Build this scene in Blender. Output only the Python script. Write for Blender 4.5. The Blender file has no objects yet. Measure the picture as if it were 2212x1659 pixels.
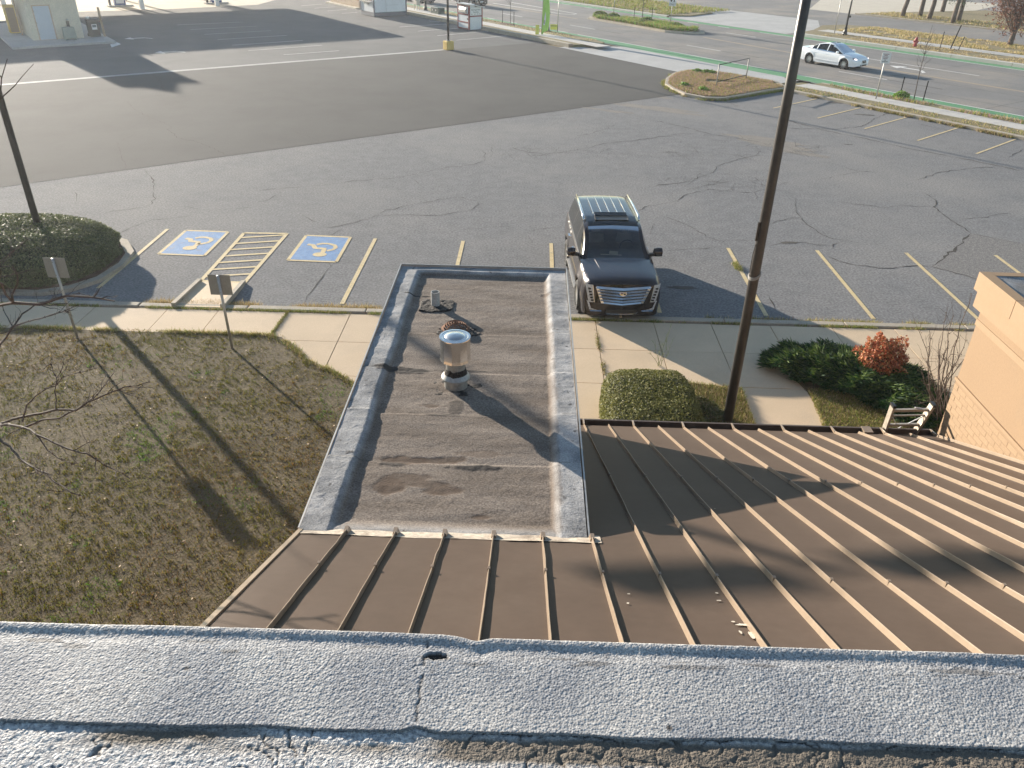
import bpy, math, random
import numpy as np
from mathutils import Matrix, Vector
random.seed(7); RNG = np.random.default_rng(11)
R = math.radians
sc = bpy.context.scene
# ------------------------------------------------------------------ camera (solved from the photograph's vanishing points)
F_PX, CAM_H = 1712.6, 8.757            # focal length in pixels of a 2212 px wide picture, eye height in metres
def _cam():
    p, r, y = R(30.56), R(-1.217), R(-.902)
    fw = np.array([math.sin(y)*math.cos(p), math.cos(y)*math.cos(p), -math.sin(p)])
    rt = np.array([math.cos(y), -math.sin(y), 0]); dn = np.cross(fw, rt)
    return rt*math.cos(r)+dn*math.sin(r), -rt*math.sin(r)+dn*math.cos(r), fw
C_R, C_D, C_F = _cam()
cd = bpy.data.cameras.new('camera'); cam = bpy.data.objects.new('camera', cd); sc.collection.objects.link(cam)
cd.sensor_width = 36; cd.lens = F_PX/2212*36; cd.clip_start = .05; cd.clip_end = 2000
cam.matrix_world = Matrix(((C_R[0], -C_D[0], -C_F[0], 0), (C_R[1], -C_D[1], -C_F[1], 0), (C_R[2], -C_D[2], -C_F[2], CAM_H), (0, 0, 0, 1)))
sc.camera = cam
# ------------------------------------------------------------------ sky, sun, exposure
SUN_EL = 12.0
SUN_AZ = np.array([-.668, .744]); SUN_AZ /= np.linalg.norm(SUN_AZ)      # horizontal direction towards the sun
world = bpy.data.worlds.new('World'); sc.world = world; world.use_nodes = True
nt = world.node_tree; nt.nodes.clear()
sky = nt.nodes.new('ShaderNodeTexSky'); sky.sky_type = 'NISHITA'; sky.sun_disc = False
sky.sun_elevation = R(SUN_EL); sky.sun_rotation = math.atan2(SUN_AZ[0], SUN_AZ[1]); sky.air_density = 1.0; sky.dust_density = .1; sky.ozone_density = 1.2
bg = nt.nodes.new('ShaderNodeBackground'); bg.inputs['Strength'].default_value = .082
wo = nt.nodes.new('ShaderNodeOutputWorld'); nt.links.new(sky.outputs[0], bg.inputs[0]); nt.links.new(bg.outputs[0], wo.inputs[0])
ld = bpy.data.lights.new('sun', 'SUN'); ld.energy = 5.0; ld.angle = R(.55); ld.color = (1, .90, .765)
sun = bpy.data.objects.new('sun', ld); sc.collection.objects.link(sun)
sd = Vector((SUN_AZ[0]*math.cos(R(SUN_EL)), SUN_AZ[1]*math.cos(R(SUN_EL)), math.sin(R(SUN_EL))))
sun.rotation_euler = sd.to_track_quat('Z', 'Y').to_euler(); sun.location = (-40, 60, 40)
vs = sc.view_settings; vs.view_transform = 'Standard'; vs.look = 'None'; vs.gamma = 1; vs.use_curve_mapping = False; vs.exposure = 1.46
sc.render.engine = 'CYCLES'; sc.cycles.max_bounces = 6; sc.cycles.transparent_max_bounces = 12; sc.cycles.use_denoising = True
# ------------------------------------------------------------------ helpers
def ray(x, y): return C_R*(x-1106)+C_D*(y-829.5)+C_F*F_PX
def P(x, y, z=0.):
    """point at height z seen at pixel (x, y) of the 2212 px wide picture"""
    r = ray(x, y); t = (z-CAM_H)/r[2]; return np.array([r[0]*t, r[1]*t, z])
def PY(x, y, Y):
    """point on the vertical plane Y seen at that pixel"""
    r = ray(x, y); t = Y/r[1]; return np.array([r[0]*t, Y, CAM_H+r[2]*t])
ST_U = np.array([math.cos(R(-53.2)), math.sin(R(-53.2))]); ST_N = np.array([-ST_U[1], ST_U[0]])   # street frame
def W(u, v, z=0.):
    a = ST_U*u+ST_N*v; return np.array([a[0], a[1], z])
ST_ROT = R(-53.2)
WORLD = {}
def wmat(o): return WORLD.get(o.name, Matrix.Identity(4)) if o is not None else Matrix.Identity(4)
def put(o, parent=None, local=False):
    sc.collection.objects.link(o)
    if parent is not None:
        o.parent = parent
        if local: WORLD[o.name] = wmat(parent)
        else: o.matrix_parent_inverse = wmat(parent).inverted()
    return o
def tag(o, label, cat, group=None):
    o['label'] = label; o['category'] = cat
    if group: o['group'] = group
    return o
def struct(o, kind='structure'): o['kind'] = kind; return o
def thing(name, label, cat, loc=(0, 0, 0), rz=0, group=None):
    o = bpy.data.objects.new(name, None); o.empty_display_size = .2; sc.collection.objects.link(o)
    o.location = tuple(float(a) for a in loc); o.rotation_euler = (0, 0, rz)
    WORLD[o.name] = Matrix.Translation(o.location) @ Matrix.Rotation(rz, 4, 'Z')
    return tag(o, label, cat, group)
class MB:
    def __init__(s): s.v = []; s.f = []
    def add(s, v, f):
        n = len(s.v); s.v += [tuple(float(c) for c in p) for p in v]; s.f += [tuple(i+n for i in q) for q in f]; return s
    def box(s, a, b, M=None, taper=1.0):
        (x0, y0, z0), (x1, y1, z1) = a, b; cx, cy = (x0+x1)/2, (y0+y1)/2; t = taper
        v = [(x0, y0, z0), (x1, y0, z0), (x1, y1, z0), (x0, y1, z0)] + [(cx+(x-cx)*t, cy+(y-cy)*t, z1) for x, y in ((x0, y0), (x1, y0), (x1, y1), (x0, y1))]
        if M is not None: v = [tuple(M @ Vector(p)) for p in v]
        return s.add(v, [(0, 3, 2, 1), (4, 5, 6, 7), (0, 1, 5, 4), (1, 2, 6, 5), (2, 3, 7, 6), (3, 0, 4, 7)])
    def bar(s, p, q, w, h=None, up=(0, 0, 1)):
        h = h or w; p, q = Vector(p), Vector(q); d = (q-p).normalized(); u = Vector(up)
        if abs(d.dot(u)) > .95: u = Vector((0, 1, 0))
        a = d.cross(u).normalized()*(w/2); b = a.cross(d).normalized()*(h/2)
        v = [p-a-b, p+a-b, p+a+b, p-a+b, q-a-b, q+a-b, q+a+b, q-a+b]
        return s.add(v, [(0, 3, 2, 1), (4, 5, 6, 7), (0, 1, 5, 4), (1, 2, 6, 5), (2, 3, 7, 6), (3, 0, 4, 7)])
    def tube(s, path, rad, n=8, caps=True):
        path = [Vector(p) for p in path]; m = len(path)
        rad = [rad]*m if not hasattr(rad, '__len__') else list(rad)
        if len(rad) != m: rad = list(np.interp(np.linspace(0, 1, m), np.linspace(0, 1, len(rad)), rad))
        vs_, fs = [], []; prev = None
        for i, p in enumerate(path):
            d = (path[min(i+1, m-1)]-path[max(i-1, 0)]).normalized()
            if prev is None: a = d.cross(Vector((0, 0, 1)) if abs(d.z) < .9 else Vector((1, 0, 0))).normalized()
            else: a = (prev-d*prev.dot(d)).normalized()
            prev = a; b = d.cross(a)
            for k in range(n):
                t = 2*math.pi*k/n; vs_.append(p+(a*math.cos(t)+b*math.sin(t))*rad[i])
        for i in range(m-1):
            for k in range(n): fs.append((i*n+k, i*n+(k+1) % n, (i+1)*n+(k+1) % n, (i+1)*n+k))
        if caps: fs += [tuple(range(n-1, -1, -1)), tuple((m-1)*n+k for k in range(n))]
        return s.add(vs_, fs)
    def lathe(s, prof, c=(0, 0, 0), n=20, axis='z', caps=True):
        vs_ = []
        for r, z in prof:
            for k in range(n):
                t = 2*math.pi*k/n; x, y = r*math.cos(t), r*math.sin(t)
                p = (x, y, z) if axis == 'z' else ((z, x, y) if axis == 'x' else (y, z, x))
                vs_.append((c[0]+p[0], c[1]+p[1], c[2]+p[2]))
        m = len(prof); fs = [(i*n+k, i*n+(k+1) % n, (i+1)*n+(k+1) % n, (i+1)*n+k) for i in range(m-1) for k in range(n)]
        if caps: fs += [tuple(range(n-1, -1, -1)), tuple((m-1)*n+k for k in range(n))]
        return s.add(vs_, fs)
    def prism(s, poly, z0, z1, inset=0):
        n = len(poly); c = np.mean(np.array([p[:2] for p in poly]), axis=0)
        top = [(c[0]+(p[0]-c[0])*(1-inset), c[1]+(p[1]-c[1])*(1-inset), z1) for p in poly]
        s.add([(p[0], p[1], z0) for p in poly]+top, [tuple(range(n, 2*n))]+[(i, (i+1) % n, n+(i+1) % n, n+i) for i in range(n)]); return s
    def sheet(s, poly, z=None):
        s.add([(p[0], p[1], p[2] if z is None else z) for p in poly], [tuple(range(len(poly)))]); return s
    def ribbon(s, pts, w, z=None):
        pts = [np.array(p, float) for p in pts]; m = len(pts); v = []
        w = [w]*m if not hasattr(w, '__len__') else w
        for i, p in enumerate(pts):
            d = pts[min(i+1, m-1)]-pts[max(i-1, 0)]; d = d[:2]/(np.linalg.norm(d[:2])+1e-9); q = np.array([-d[1], d[0]])*w[i]/2
            zz = p[2] if z is None else z
            v += [(p[0]+q[0], p[1]+q[1], zz), (p[0]-q[0], p[1]-q[1], zz)]
        return s.add(v, [(2*i+1, 2*i+3, 2*i+2, 2*i) for i in range(m-1)])
    def build(s, name, mat, parent=None, smooth=False, local=False, bevel=0, angle=None):
        me = bpy.data.meshes.new(name); me.from_pydata(s.v, [], s.f); me.update()
        if mat is not None: me.materials.append(mat)
        if smooth: me.polygons.foreach_set('use_smooth', [True]*len(me.polygons))
        if angle is not None:
            me.polygons.foreach_set('use_smooth', [True]*len(me.polygons)); me.set_sharp_from_angle(angle=R(angle))
        o = put(bpy.data.objects.new(name, me), parent, local)
        if bevel:
            b = o.modifiers.new('edge', 'BEVEL'); b.width = bevel; b.segments = 2; b.limit_method = 'ANGLE'
        return o
def grid_mesh(name, V, F, mat, parent=None, smooth=True, attrs=None, colors=None, local=False):
    """numpy arrays to one mesh; attrs: point floats, colors: point colours"""
    me = bpy.data.meshes.new(name); V = np.asarray(V, np.float32); F = np.asarray(F, np.int32); k = F.shape[1]
    me.vertices.add(len(V)); me.vertices.foreach_set('co', V.ravel())
    me.loops.add(F.size); me.loops.foreach_set('vertex_index', F.ravel())
    me.polygons.add(len(F)); me.polygons.foreach_set('loop_start', np.arange(0, F.size, k, dtype=np.int32))
    me.update(calc_edges=True)
    if smooth: me.polygons.foreach_set('use_smooth', np.ones(len(F), bool))
    for n_, a in (attrs or {}).items():
        at_ = me.attributes.new(n_, 'FLOAT', 'POINT'); at_.data.foreach_set('value', np.asarray(a, np.float32).ravel())
    if colors is not None:
        at_ = me.attributes.new('Col', 'FLOAT_COLOR', 'POINT'); at_.data.foreach_set('color', np.c_[colors, np.ones(len(colors))].astype(np.float32).ravel())
    me.materials.append(mat); me.validate(); return put(bpy.data.objects.new(name, me), parent, local)
def quad_faces(nx, ny):
    i, j = np.meshgrid(np.arange(nx-1), np.arange(ny-1), indexing='ij'); a = (i*ny+j).ravel()
    return np.c_[a, a+ny, a+ny+1, a+1]
def vnoise(x, y, seed=0):
    """smooth value noise, unit cells"""
    xi, yi = np.floor(x).astype(np.int64), np.floor(y).astype(np.int64); fx, fy = x-xi, y-yi
    def h(a, b):
        n = (a*374761393+b*668265263+seed*974634777) & 0xffffffff; n = ((n ^ (n >> 13))*1274126177) & 0xffffffff
        return ((n ^ (n >> 16)) & 0xffff)/65535.
    sx, sy = fx*fx*(3-2*fx), fy*fy*(3-2*fy)
    return (h(xi, yi)*(1-sx)+h(xi+1, yi)*sx)*(1-sy)+(h(xi, yi+1)*(1-sx)+h(xi+1, yi+1)*sx)*sy
def fbm(x, y, seed=0, o=4):
    return sum(vnoise(x*2**k, y*2**k, seed+k)*.5**k for k in range(o))/sum(.5**k for k in range(o))
def in_poly(x, y, poly):
    r = np.zeros(len(x), bool); n = len(poly)
    for i in range(n):
        (x1, y1), (x2, y2) = poly[i][:2], poly[(i+1) % n][:2]
        c = ((y1 > y) != (y2 > y)) & (x < (x2-x1)*(y-y1)/(y2-y1+1e-12)+x1); r ^= c
    return r
# ------------------------------------------------------------------ materials
def nodes(name):
    m = bpy.data.materials.new(name); m.use_nodes = True; t = m.node_tree
    return m, t, t.nodes['Principled BSDF'], lambda k: t.nodes.new('ShaderNode'+k), t.links.new
def pm(name, c1, c2=None, s=4., rough=.8, metal=0., fine=0., fs=60., bump=0., bs=None, bd=.01, spec=.35, coat=0., c3=None, s3=.3, f3=.5, attr=False, trans=0., emit=None, vary=0.):
    """principled colour between c1 and c2 by noise of scale s, c3 in large patches, fine speckle, bump"""
    m, t, b, N, L = nodes(name); tc = N('TexCoord'); co = tc.outputs['Object']
    def noise(scale, det=4, ro=.6):
        n = N('TexNoise'); n.inputs['Scale'].default_value = scale; n.inputs['Detail'].default_value = det; n.inputs['Roughness'].default_value = ro; L(co, n.inputs['Vector']); return n.outputs['Fac']
    def ramp(fac, lo, hi):
        r = N('MapRange'); r.inputs[1].default_value = lo; r.inputs[2].default_value = hi; L(fac, r.inputs[0]); return r.outputs[0]
    def mix(a, bb, fac, mode='MIX'):
        x = N('Mix'); x.data_type = 'RGBA'; x.blend_type = mode
        for sck, val in ((x.inputs[6], a), (x.inputs[7], bb), (x.inputs[0], fac)):
            if hasattr(val, 'is_linked'): L(val, sck)
            elif isinstance(val, (int, float)): sck.default_value = val
            else: sck.default_value = (*val, 1)
        return x.outputs[2]
    if attr:
        a = N('Attribute'); a.attribute_name = 'Col'; col = a.outputs['Color']
    else: col = mix(c1, c2 if c2 else c1, ramp(noise(s), .35, .65)) if c2 else None
    if col is None: col = mix(c1, c1, 0.)
    if c3: col = mix(col, c3, ramp(noise(s3, 5, .65), f3-.08, f3+.12))
    if fine:
        g = N('MapRange'); g.inputs[1].default_value = .3; g.inputs[2].default_value = .7; g.inputs[3].default_value = 1-fine; g.inputs[4].default_value = 1+fine; L(noise(fs, 2), g.inputs[0])
        cmb = N('CombineColor'); [L(g.outputs[0], cmb.inputs[i]) for i in range(3)]; col = mix(col, cmb.outputs[0], 1., 'MULTIPLY')
    if vary:
        oi = N('ObjectInfo'); g = N('MapRange'); g.inputs[3].default_value = 1-vary; g.inputs[4].default_value = 1+vary; L(oi.outputs['Random'], g.inputs[0])
        cmb = N('CombineColor'); [L(g.outputs[0], cmb.inputs[i]) for i in range(3)]; col = mix(col, cmb.outputs[0], 1., 'MULTIPLY')
    L(col, b.inputs['Base Color']); b.inputs['Roughness'].default_value = rough; b.inputs['Metallic'].default_value = metal
    b.inputs['Specular IOR Level'].default_value = spec; b.inputs['Coat Weight'].default_value = coat; b.inputs['Coat Roughness'].default_value = .04
    if trans: b.inputs['Transmission Weight'].default_value = trans
    if emit: b.inputs['Emission Color'].default_value = (*emit[0], 1); b.inputs['Emission Strength'].default_value = emit[1]
    if bump:
        bp = N('Bump'); bp.inputs['Strength'].default_value = bump; bp.inputs['Distance'].default_value = bd; L(noise(bs or fs, 3), bp.inputs['Height']); L(bp.outputs[0], b.inputs['Normal'])
    return m
def glass(name, tint, alpha):
    """thin tinted glazing: partly clear, mirror-like at the surface"""
    m, t, b, N, L = nodes(name); t.nodes.remove(b)
    tr = N('BsdfTransparent'); tr.inputs[0].default_value = (*tint, 1); gl = N('BsdfGlossy'); gl.inputs['Roughness'].default_value = .03
    fr = N('Fresnel'); fr.inputs[0].default_value = 1.5; mx = N('MixShader'); L(fr.outputs[0], mx.inputs[0]); L(tr.outputs[0], mx.inputs[1]); L(gl.outputs[0], mx.inputs[2])
    L(mx.outputs[0], t.nodes['Material Output'].inputs['Surface']); return m
def leafm(name, rough=.5, spec=.3):
    """two-sided leaf, colour per leaf from the mesh"""
    m, t, b, N, L = nodes(name); a = N('Attribute'); a.attribute_name = 'Col'
    L(a.outputs['Color'], b.inputs['Base Color']); b.inputs['Roughness'].default_value = rough; b.inputs['Specular IOR Level'].default_value = spec
    tl = N('BsdfTranslucent'); L(a.outputs['Color'], tl.inputs[0]); mx = N('MixShader'); mx.inputs[0].default_value = .25
    L(b.outputs[0], mx.inputs[1]); L(tl.outputs[0], mx.inputs[2]); L(mx.outputs[0], t.nodes['Material Output'].inputs['Surface']); return m
M = {}
M['asphalt'] = pm('old_asphalt', (.172, .169, .167), (.205, .201, .198), 2.2, .95, spec=.15, fine=.34, fs=16, bump=.5, bs=45, bd=.012, c3=(.24, .228, .215), s3=.10, f3=.54)
M['overlay'] = pm('newer_asphalt', (.086, .083, .078), (.097, .094, .088), .5, .95, spec=.12, fine=.10, fs=30, bump=.25, bs=60, bd=.006, c3=(.108, .104, .097), s3=.10, f3=.52)
M['farlot'] = pm('far_lot_asphalt', (.125, .123, .119), (.148, .146, .14), .6, .95, spec=.12, fine=.16, fs=14, c3=(.165, .16, .152), s3=.12, f3=.55)
M['patch'] = pm('rough_asphalt_patch', (.155, .147, .14), (.215, .20, .185), 9, .95, fine=.45, fs=26, bump=.8, bs=30, bd=.02)
M['stain'] = pm('dirt_stained_asphalt', (.19, .172, .15), (.225, .20, .172), 1.2, .95, fine=.3, fs=20)
M['road'] = pm('road_concrete', (.19, .182, .174), (.22, .212, .203), .35, .95, spec=.15, fine=.1, fs=8, c3=(.30, .265, .225), s3=.13, f3=.56)
M['pale'] = pm('pale_concrete', (.50, .44, .35), (.56, .50, .40), .6, .85, fine=.08, fs=9)
M['apron'] = pm('apron_concrete', (.36, .35, .335), (.43, .42, .40), .5, .85, fine=.1, fs=9)
M['slab'] = pm('walk_concrete', (.55, .42, .28), (.60, .46, .31), .8, .85, fine=.07, fs=40, bump=.12, bs=80, bd=.004, c3=(.52, .40, .275), s3=.7, f3=.58, vary=.05)
M['kerb'] = pm('kerb_concrete', (.33, .285, .22), (.42, .36, .28), 2.5, .88, fine=.15, fs=30, bump=.25, bs=50, bd=.01)
M['walk2'] = pm('street_walk_concrete', (.46, .43, .39), (.53, .50, .45), .8, .85, fine=.08, fs=20)
M['yellow'] = pm('yellow_stall_paint', (.56, .43, .22), (.62, .49, .28), 3, .8, fine=.18, fs=40, c3=(.30, .26, .20), s3=4.5, f3=.63)
M['white'] = pm('white_road_paint', (.62, .60, .56), (.70, .68, .64), 2, .75, fine=.1, fs=20, c3=(.42, .40, .37), s3=1.4, f3=.62)
M['blue'] = pm('blue_stall_paint', (.10, .21, .40), (.15, .28, .47), 5, .8, fine=.15, fs=40, c3=(.22, .24, .27), s3=4, f3=.62)
M['green'] = pm('green_lane_paint', (.09, .245, .115), (.115, .29, .14), .5, .8, fine=.08, fs=10, c3=(.12, .27, .14), s3=.35, f3=.6)
M['fadedyellow'] = pm('faded_yellow_line', (.36, .28, .19), (.31, .26, .20), 1, .85)
M['crack'] = pm('crack_dirt', (.042, .037, .032), (.07, .06, .05), 6, .95)
M['tarline'] = pm('asphalt_joint', (.07, .063, .056), (.11, .10, .088), 3, .9)
M['soil'] = pm('lawn_soil', (.085, .062, .032), (.14, .105, .055), 3, .95, fine=.3, fs=30, bump=.6, bs=25, bd=.03)
M['verge'] = pm('dry_verge', (.24, .185, .105), (.19, .165, .075), 1.2, .95, fine=.3, fs=7, bump=.6, bs=9, bd=.05)
M['stake'] = pm('dark_stake', (.02, .019, .018), (.03, .028, .026), 8, .9, spec=.1)
M['mulch'] = pm('mulch', (.10, .06, .04), (.15, .09, .06), 6, .95, fine=.4, fs=25, bump=.8, bs=20, bd=.03)
M['grass'] = leafm('grass_blades', .7, .15)
M['leaf'] = leafm('leaves', .55, .25)
M['dryleaf'] = leafm('needles_and_dry_leaves', .65, .2)
M['bark'] = pm('bark', (.085, .062, .05), (.15, .115, .09), 12, .9, fine=.25, fs=50, bump=.6, bs=30, bd=.01)
M['twig'] = pm('twig_bark', (.055, .043, .036), (.10, .078, .064), 9, .85, fine=.2, fs=60)
M['pole'] = pm('bronze_pole_paint', (.036, .032, .030), (.050, .044, .040), 3, .42, metal=.3, fine=.1, fs=20, spec=.5)
M['black'] = pm('black_paint', (.012, .012, .013), (.02, .02, .02), 5, .4, spec=.5)
M['galv'] = pm('galvanised_steel', (.36, .35, .33), (.44, .43, .41), 6, .5, metal=.7, fine=.1, fs=40)
M['signback'] = pm('sign_back_aluminium', (.30, .285, .255), (.34, .32, .29), 4, .55, metal=.3, fine=.05, fs=20)
M['chrome'] = pm('polished_metal', (.75, .74, .72), (.68, .67, .65), 6, .12, metal=1.)
M['steel'] = pm('stainless_flue', (.70, .67, .63), (.63, .60, .56), 5, .22, metal=1., fine=.04, fs=30)
M['fluegrey'] = pm('galvanised_flue', (.40, .39, .36), (.33, .32, .30), 8, .5, metal=.5, fine=.15, fs=40)
M['pvc'] = pm('grey_pipe_paint', (.42, .41, .39), (.34, .33, .31), 14, .7, fine=.2, fs=60)
M['rust'] = pm('rusty_iron', (.23, .11, .06), (.15, .075, .045), 20, .9, fine=.25, fs=80, bump=.4, bs=90, bd=.004)
M['tar'] = pm('roof_tar', (.020, .017, .015), (.055, .044, .036), 14, .8, fine=.4, fs=60, bump=1., bs=35, bd=.02)
M['metalroof'] = pm('brown_roof_metal', (.078, .056, .043), (.086, .062, .048), 1.5, .5, fine=.05, fs=14, spec=.08, bump=.10, bs=1.7, bd=.02, vary=.06, c3=(.092, .068, .053), s3=1.1, f3=.60)
M['seam'] = pm('brown_seam_metal', (.25, .19, .135), (.28, .212, .152), 4, .3, fine=.06, fs=20, spec=.5)
M['gutter'] = pm('dark_gutter_metal', (.10, .075, .06), (.125, .095, .075), 3, .45, fine=.1, fs=15, spec=.45)
M['cream'] = pm('cream_painted_stucco', (.262, .178, .108), (.275, .187, .114), 1.2, .85, fine=.035, fs=30, c3=(.255, .178, .112), s3=2.2, f3=.60)
M['creamtrim'] = pm('cream_painted_trim', (.29, .20, .122), (.305, .21, .13), 1.5, .8, fine=.03, fs=20)
M['brick'] = pm('cream_painted_brick', (.29, .20, .123), (.30, .208, .128), 6, .85, fine=.06, fs=50, bump=.2, bs=60, bd=.004, vary=.03)
M['mortar'] = pm('painted_mortar', (.26, .178, .11), (.27, .186, .115), 8, .9)
M['wood'] = pm('weathered_wood', (.33, .24, .16), (.42, .31, .21), 5, .85, fine=.2, fs=30)
M['whitep'] = pm('white_sheet_metal', (.68, .70, .72), (.62, .64, .66), 1.5, .5, fine=.03, fs=8)
M['slate'] = pm('slate_blue_trim', (.075, .088, .115), (.095, .108, .135), 3, .6)
M['maroon'] = pm('maroon_paint', (.16, .022, .028), (.20, .03, .035), 4, .5)
M['redh'] = pm('hydrant_red', (.26, .02, .025), (.32, .03, .03), 6, .5)
M['yellowp'] = pm('yellow_pole_base', (.60, .40, .10), (.66, .46, .14), 3, .8, c3=(.20, .14, .07), s3=3.5, f3=.68)
M['dgreen'] = pm('dark_green_box', (.018, .045, .035), (.025, .058, .045), 4, .5)
M['ubox'] = pm('green_grey_box', (.24, .27, .24), (.28, .31, .28), 4, .6)
M['kbrick'] = pm('kiosk_brick', (.58, .53, .43), (.64, .58, .47), 3, .85, fine=.10, fs=14)
M['doorblue'] = pm('pale_door', (.46, .50, .55), (.49, .53, .58), 2, .6)
M['redbrick'] = pm('red_brick', (.26, .10, .07), (.33, .14, .10), 6, .85, fine=.15, fs=12)
M['stone'] = pm('tan_stone', (.48, .36, .25), (.55, .42, .30), 2, .85, fine=.1, fs=9)
M['bin'] = pm('dark_bin_plastic', (.05, .048, .045), (.07, .066, .06), 4, .5)
M['lime'] = pm('lime_fabric', (.33, .60, .10), (.42, .68, .15), 2, .8)
M['limey'] = pm('yellow_sign_card', (.72, .68, .12), (.76, .72, .16), 3, .7)
M['alu'] = pm('ladder_aluminium', (.50, .44, .36), (.40, .35, .29), 8, .45, metal=.5, fine=.2, fs=40)
M['paper'] = pm('white_sign_face', (.72, .72, .72), (.68, .68, .68), 5, .5)
M['ink'] = pm('black_print', (.02, .02, .02), (.03, .03, .03), 5, .6)
M['bluep'] = pm('blue_pump_trim', (.03, .06, .22), (.04, .08, .26), 3, .4)
M['canopy'] = pm('station_canopy', (.6, .6, .6), (.64, .64, .64), 2, .6)
# ================================================================== THE SETTING
def uvpoly(pts): return [W(u, v) for u, v in pts]
def uvrect(u0, u1, v0, v1): return uvpoly([(u0, v0), (u1, v0), (u1, v1), (u0, v1)])
def sheet(name, poly, z, mat, parent=None, kind='structure'):
    o = MB().sheet(poly, z).build(name, M[mat], parent)
    return struct(o) if kind and parent is None else o
ground = sheet('ground', [(-300, -120), (300, -120), (300, 400), (-300, 400)], -.05, 'verge')
lot = sheet('parking_lot', uvrect(-34.0, 60, -90, 42.3), 0, 'asphalt')
overlay = sheet('resurfaced_asphalt', uvrect(-55.0, -33.6, -90, 41.6), .004, 'overlay')
farlot = sheet('station_lot', uvrect(-190, -54.6, -90, 42.3), 0, 'farlot')
paler = sheet('concrete_strip', uvrect(-55.35, -54.9, -90, 33.4), .008, 'apron')
conc = sheet('station_forecourt', [P(-500, 92), P(0, 47), P(170, 25.5), P(364, 20), P(556, 10.5), P(640, -12), P(300, -60), P(-900, -60)], .006, 'pale')
road = sheet('road', uvrect(-260, 160, 46.1, 65.3), .004, 'road')
apron = sheet('driveway_apron', uvpoly([(-52.2, 41.55), (-33.0, 41.55), (-33.0, 46.5), (-49.5, 46.5), (-51.2, 45.2)]), .008, 'apron')
fardrive = sheet('opposite_driveway', uvrect(-260, 160, 65.2, 190), 0, 'road')
fpale = sheet('opposite_pale_drive', uvpoly([(-63, 87.2), (-54, 87.6), (-50.5, 95), (-56, 118), (-78, 112)]), .006, 'pale')
fapron = sheet('opposite_apron', uvpoly([(-66, 65.3), (-49.2, 65.3), (-49.6, 71), (-55, 78), (-68, 77)]), .006, 'apron')
# grooves in the concrete road, tar lines
def line_mark(name, pts, w, z, mat, parent): return MB().ribbon(pts, w, z).build(name, M[mat], parent)
for k, (u0, u1, v) in enumerate([(-120, 40, 49.7), (-120, 40, 53.6), (-120, 40, 61.4)]): line_mark('road_joint', [W(u0, v), W(u1, v)], .05, .0075, 'tarline', road)
for u in (-76, -66, -57, -48, -39.5, -31, -22): line_mark('road_joint', [W(u, 47.9), W(u, 63.9)], .035, .0072, 'tarline', road)
# lane paint
g = line_mark('bike_lane', [W(-150, 47.05), W(40, 47.05)], 1.45, .010, 'green', road)
line_mark('lane_line', [W(-57.5, 47.85), W(40, 47.85)], .13, .013, 'white', road)
for u in np.arange(-140, -58, 3.8): line_mark('lane_line', [W(u, 47.85), W(u+1.3, 47.85)], .13, .013, 'white', road)
for u in (-110.4, -98.5, -86.5, -74.5, -63.2, -48.2, -33.95, -19.5, -5.): line_mark('lane_line', [W(u, 51.6), W(u+3.6, 51.6)], .13, .012, 'white', road)
for u in (-110.4, -98.5, -86.5, -74.5, -63.2, -48.2, -33.95, -19.5, -5.): line_mark('dark_lane_line', [W(u+3.7, 51.6), W(u+7.4, 51.6)], .12, .011, 'tarline', road)
line_mark('median_line', [W(-150, 55.6), W(-67, 55.6)], .3, .011, 'fadedyellow', road)
line_mark('median_line', [W(-51, 56.6), W(-34, 55.4), W(40, 55.4)], .35, .011, 'fadedyellow', road)
line_mark('lane_line', [W(-37, 58.75), W(-28, 58.75)], .14, .012, 'white', road)
for u in (-52.3, -43): line_mark('lane_line', [W(u, 60.9), W(u+3.4, 60.9)], .13, .012, 'white', road)
g2 = line_mark('bike_lane', [W(-150, 64.55), W(40, 64.55)], 1.1, .010, 'green', road)
line_mark('lane_line', [W(-51, 63.95), W(40, 63.95)], .13, .013, 'white', road)
for u in np.arange(-140, -52, 4.): line_mark('lane_line', [W(u, 63.95), W(u+1.4, 63.95)], .13, .013, 'white', road)
line_mark('turn_bay_line', [W(-84, 56.9), W(-71.5, 57.0), W(-70.2, 57.7), W(-70.8, 58.6), W(-84, 59.5)], .2, .012, 'white', road)
# turn arrow
def arrow(c, head, u, v, L_, wid, parent, mat='white', z=.013, hook=False):
    m = MB(); du, dv = head; q = lambda a, b: W(u+a*du-b*dv, v+a*dv+b*du, z)
    m.sheet([q(0, -wid*.12), q(L_*.6, -wid*.12), q(L_*.6, wid*.12), q(0, wid*.12)]); m.sheet([q(L_*.6, -wid*.5), q(L_, 0), q(L_*.6, wid*.5)])
    if hook: m.sheet([q(0, -wid*.12), q(0, wid*.12), q(-L_*.28, wid*.75), q(-L_*.28, wid*.4)])
    return m.build('turn_arrow', M[mat], parent)
arrow(None, (-1, 0), -31.3, 57.2, 2.4, 1.3, road, hook=True)
arrow(None, (-1, 0), -37.8, 57.2, 1.2, 1.1, road)
# storm drain mouths
for u0, u1, v in ((-36.7, -34.3, 65.35), (-34.2, -32.3, 46.18)):
    sheet('drain_mouth', uvrect(u0, u1, v-.14, v+.14), .03, 'crack', road)
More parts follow.
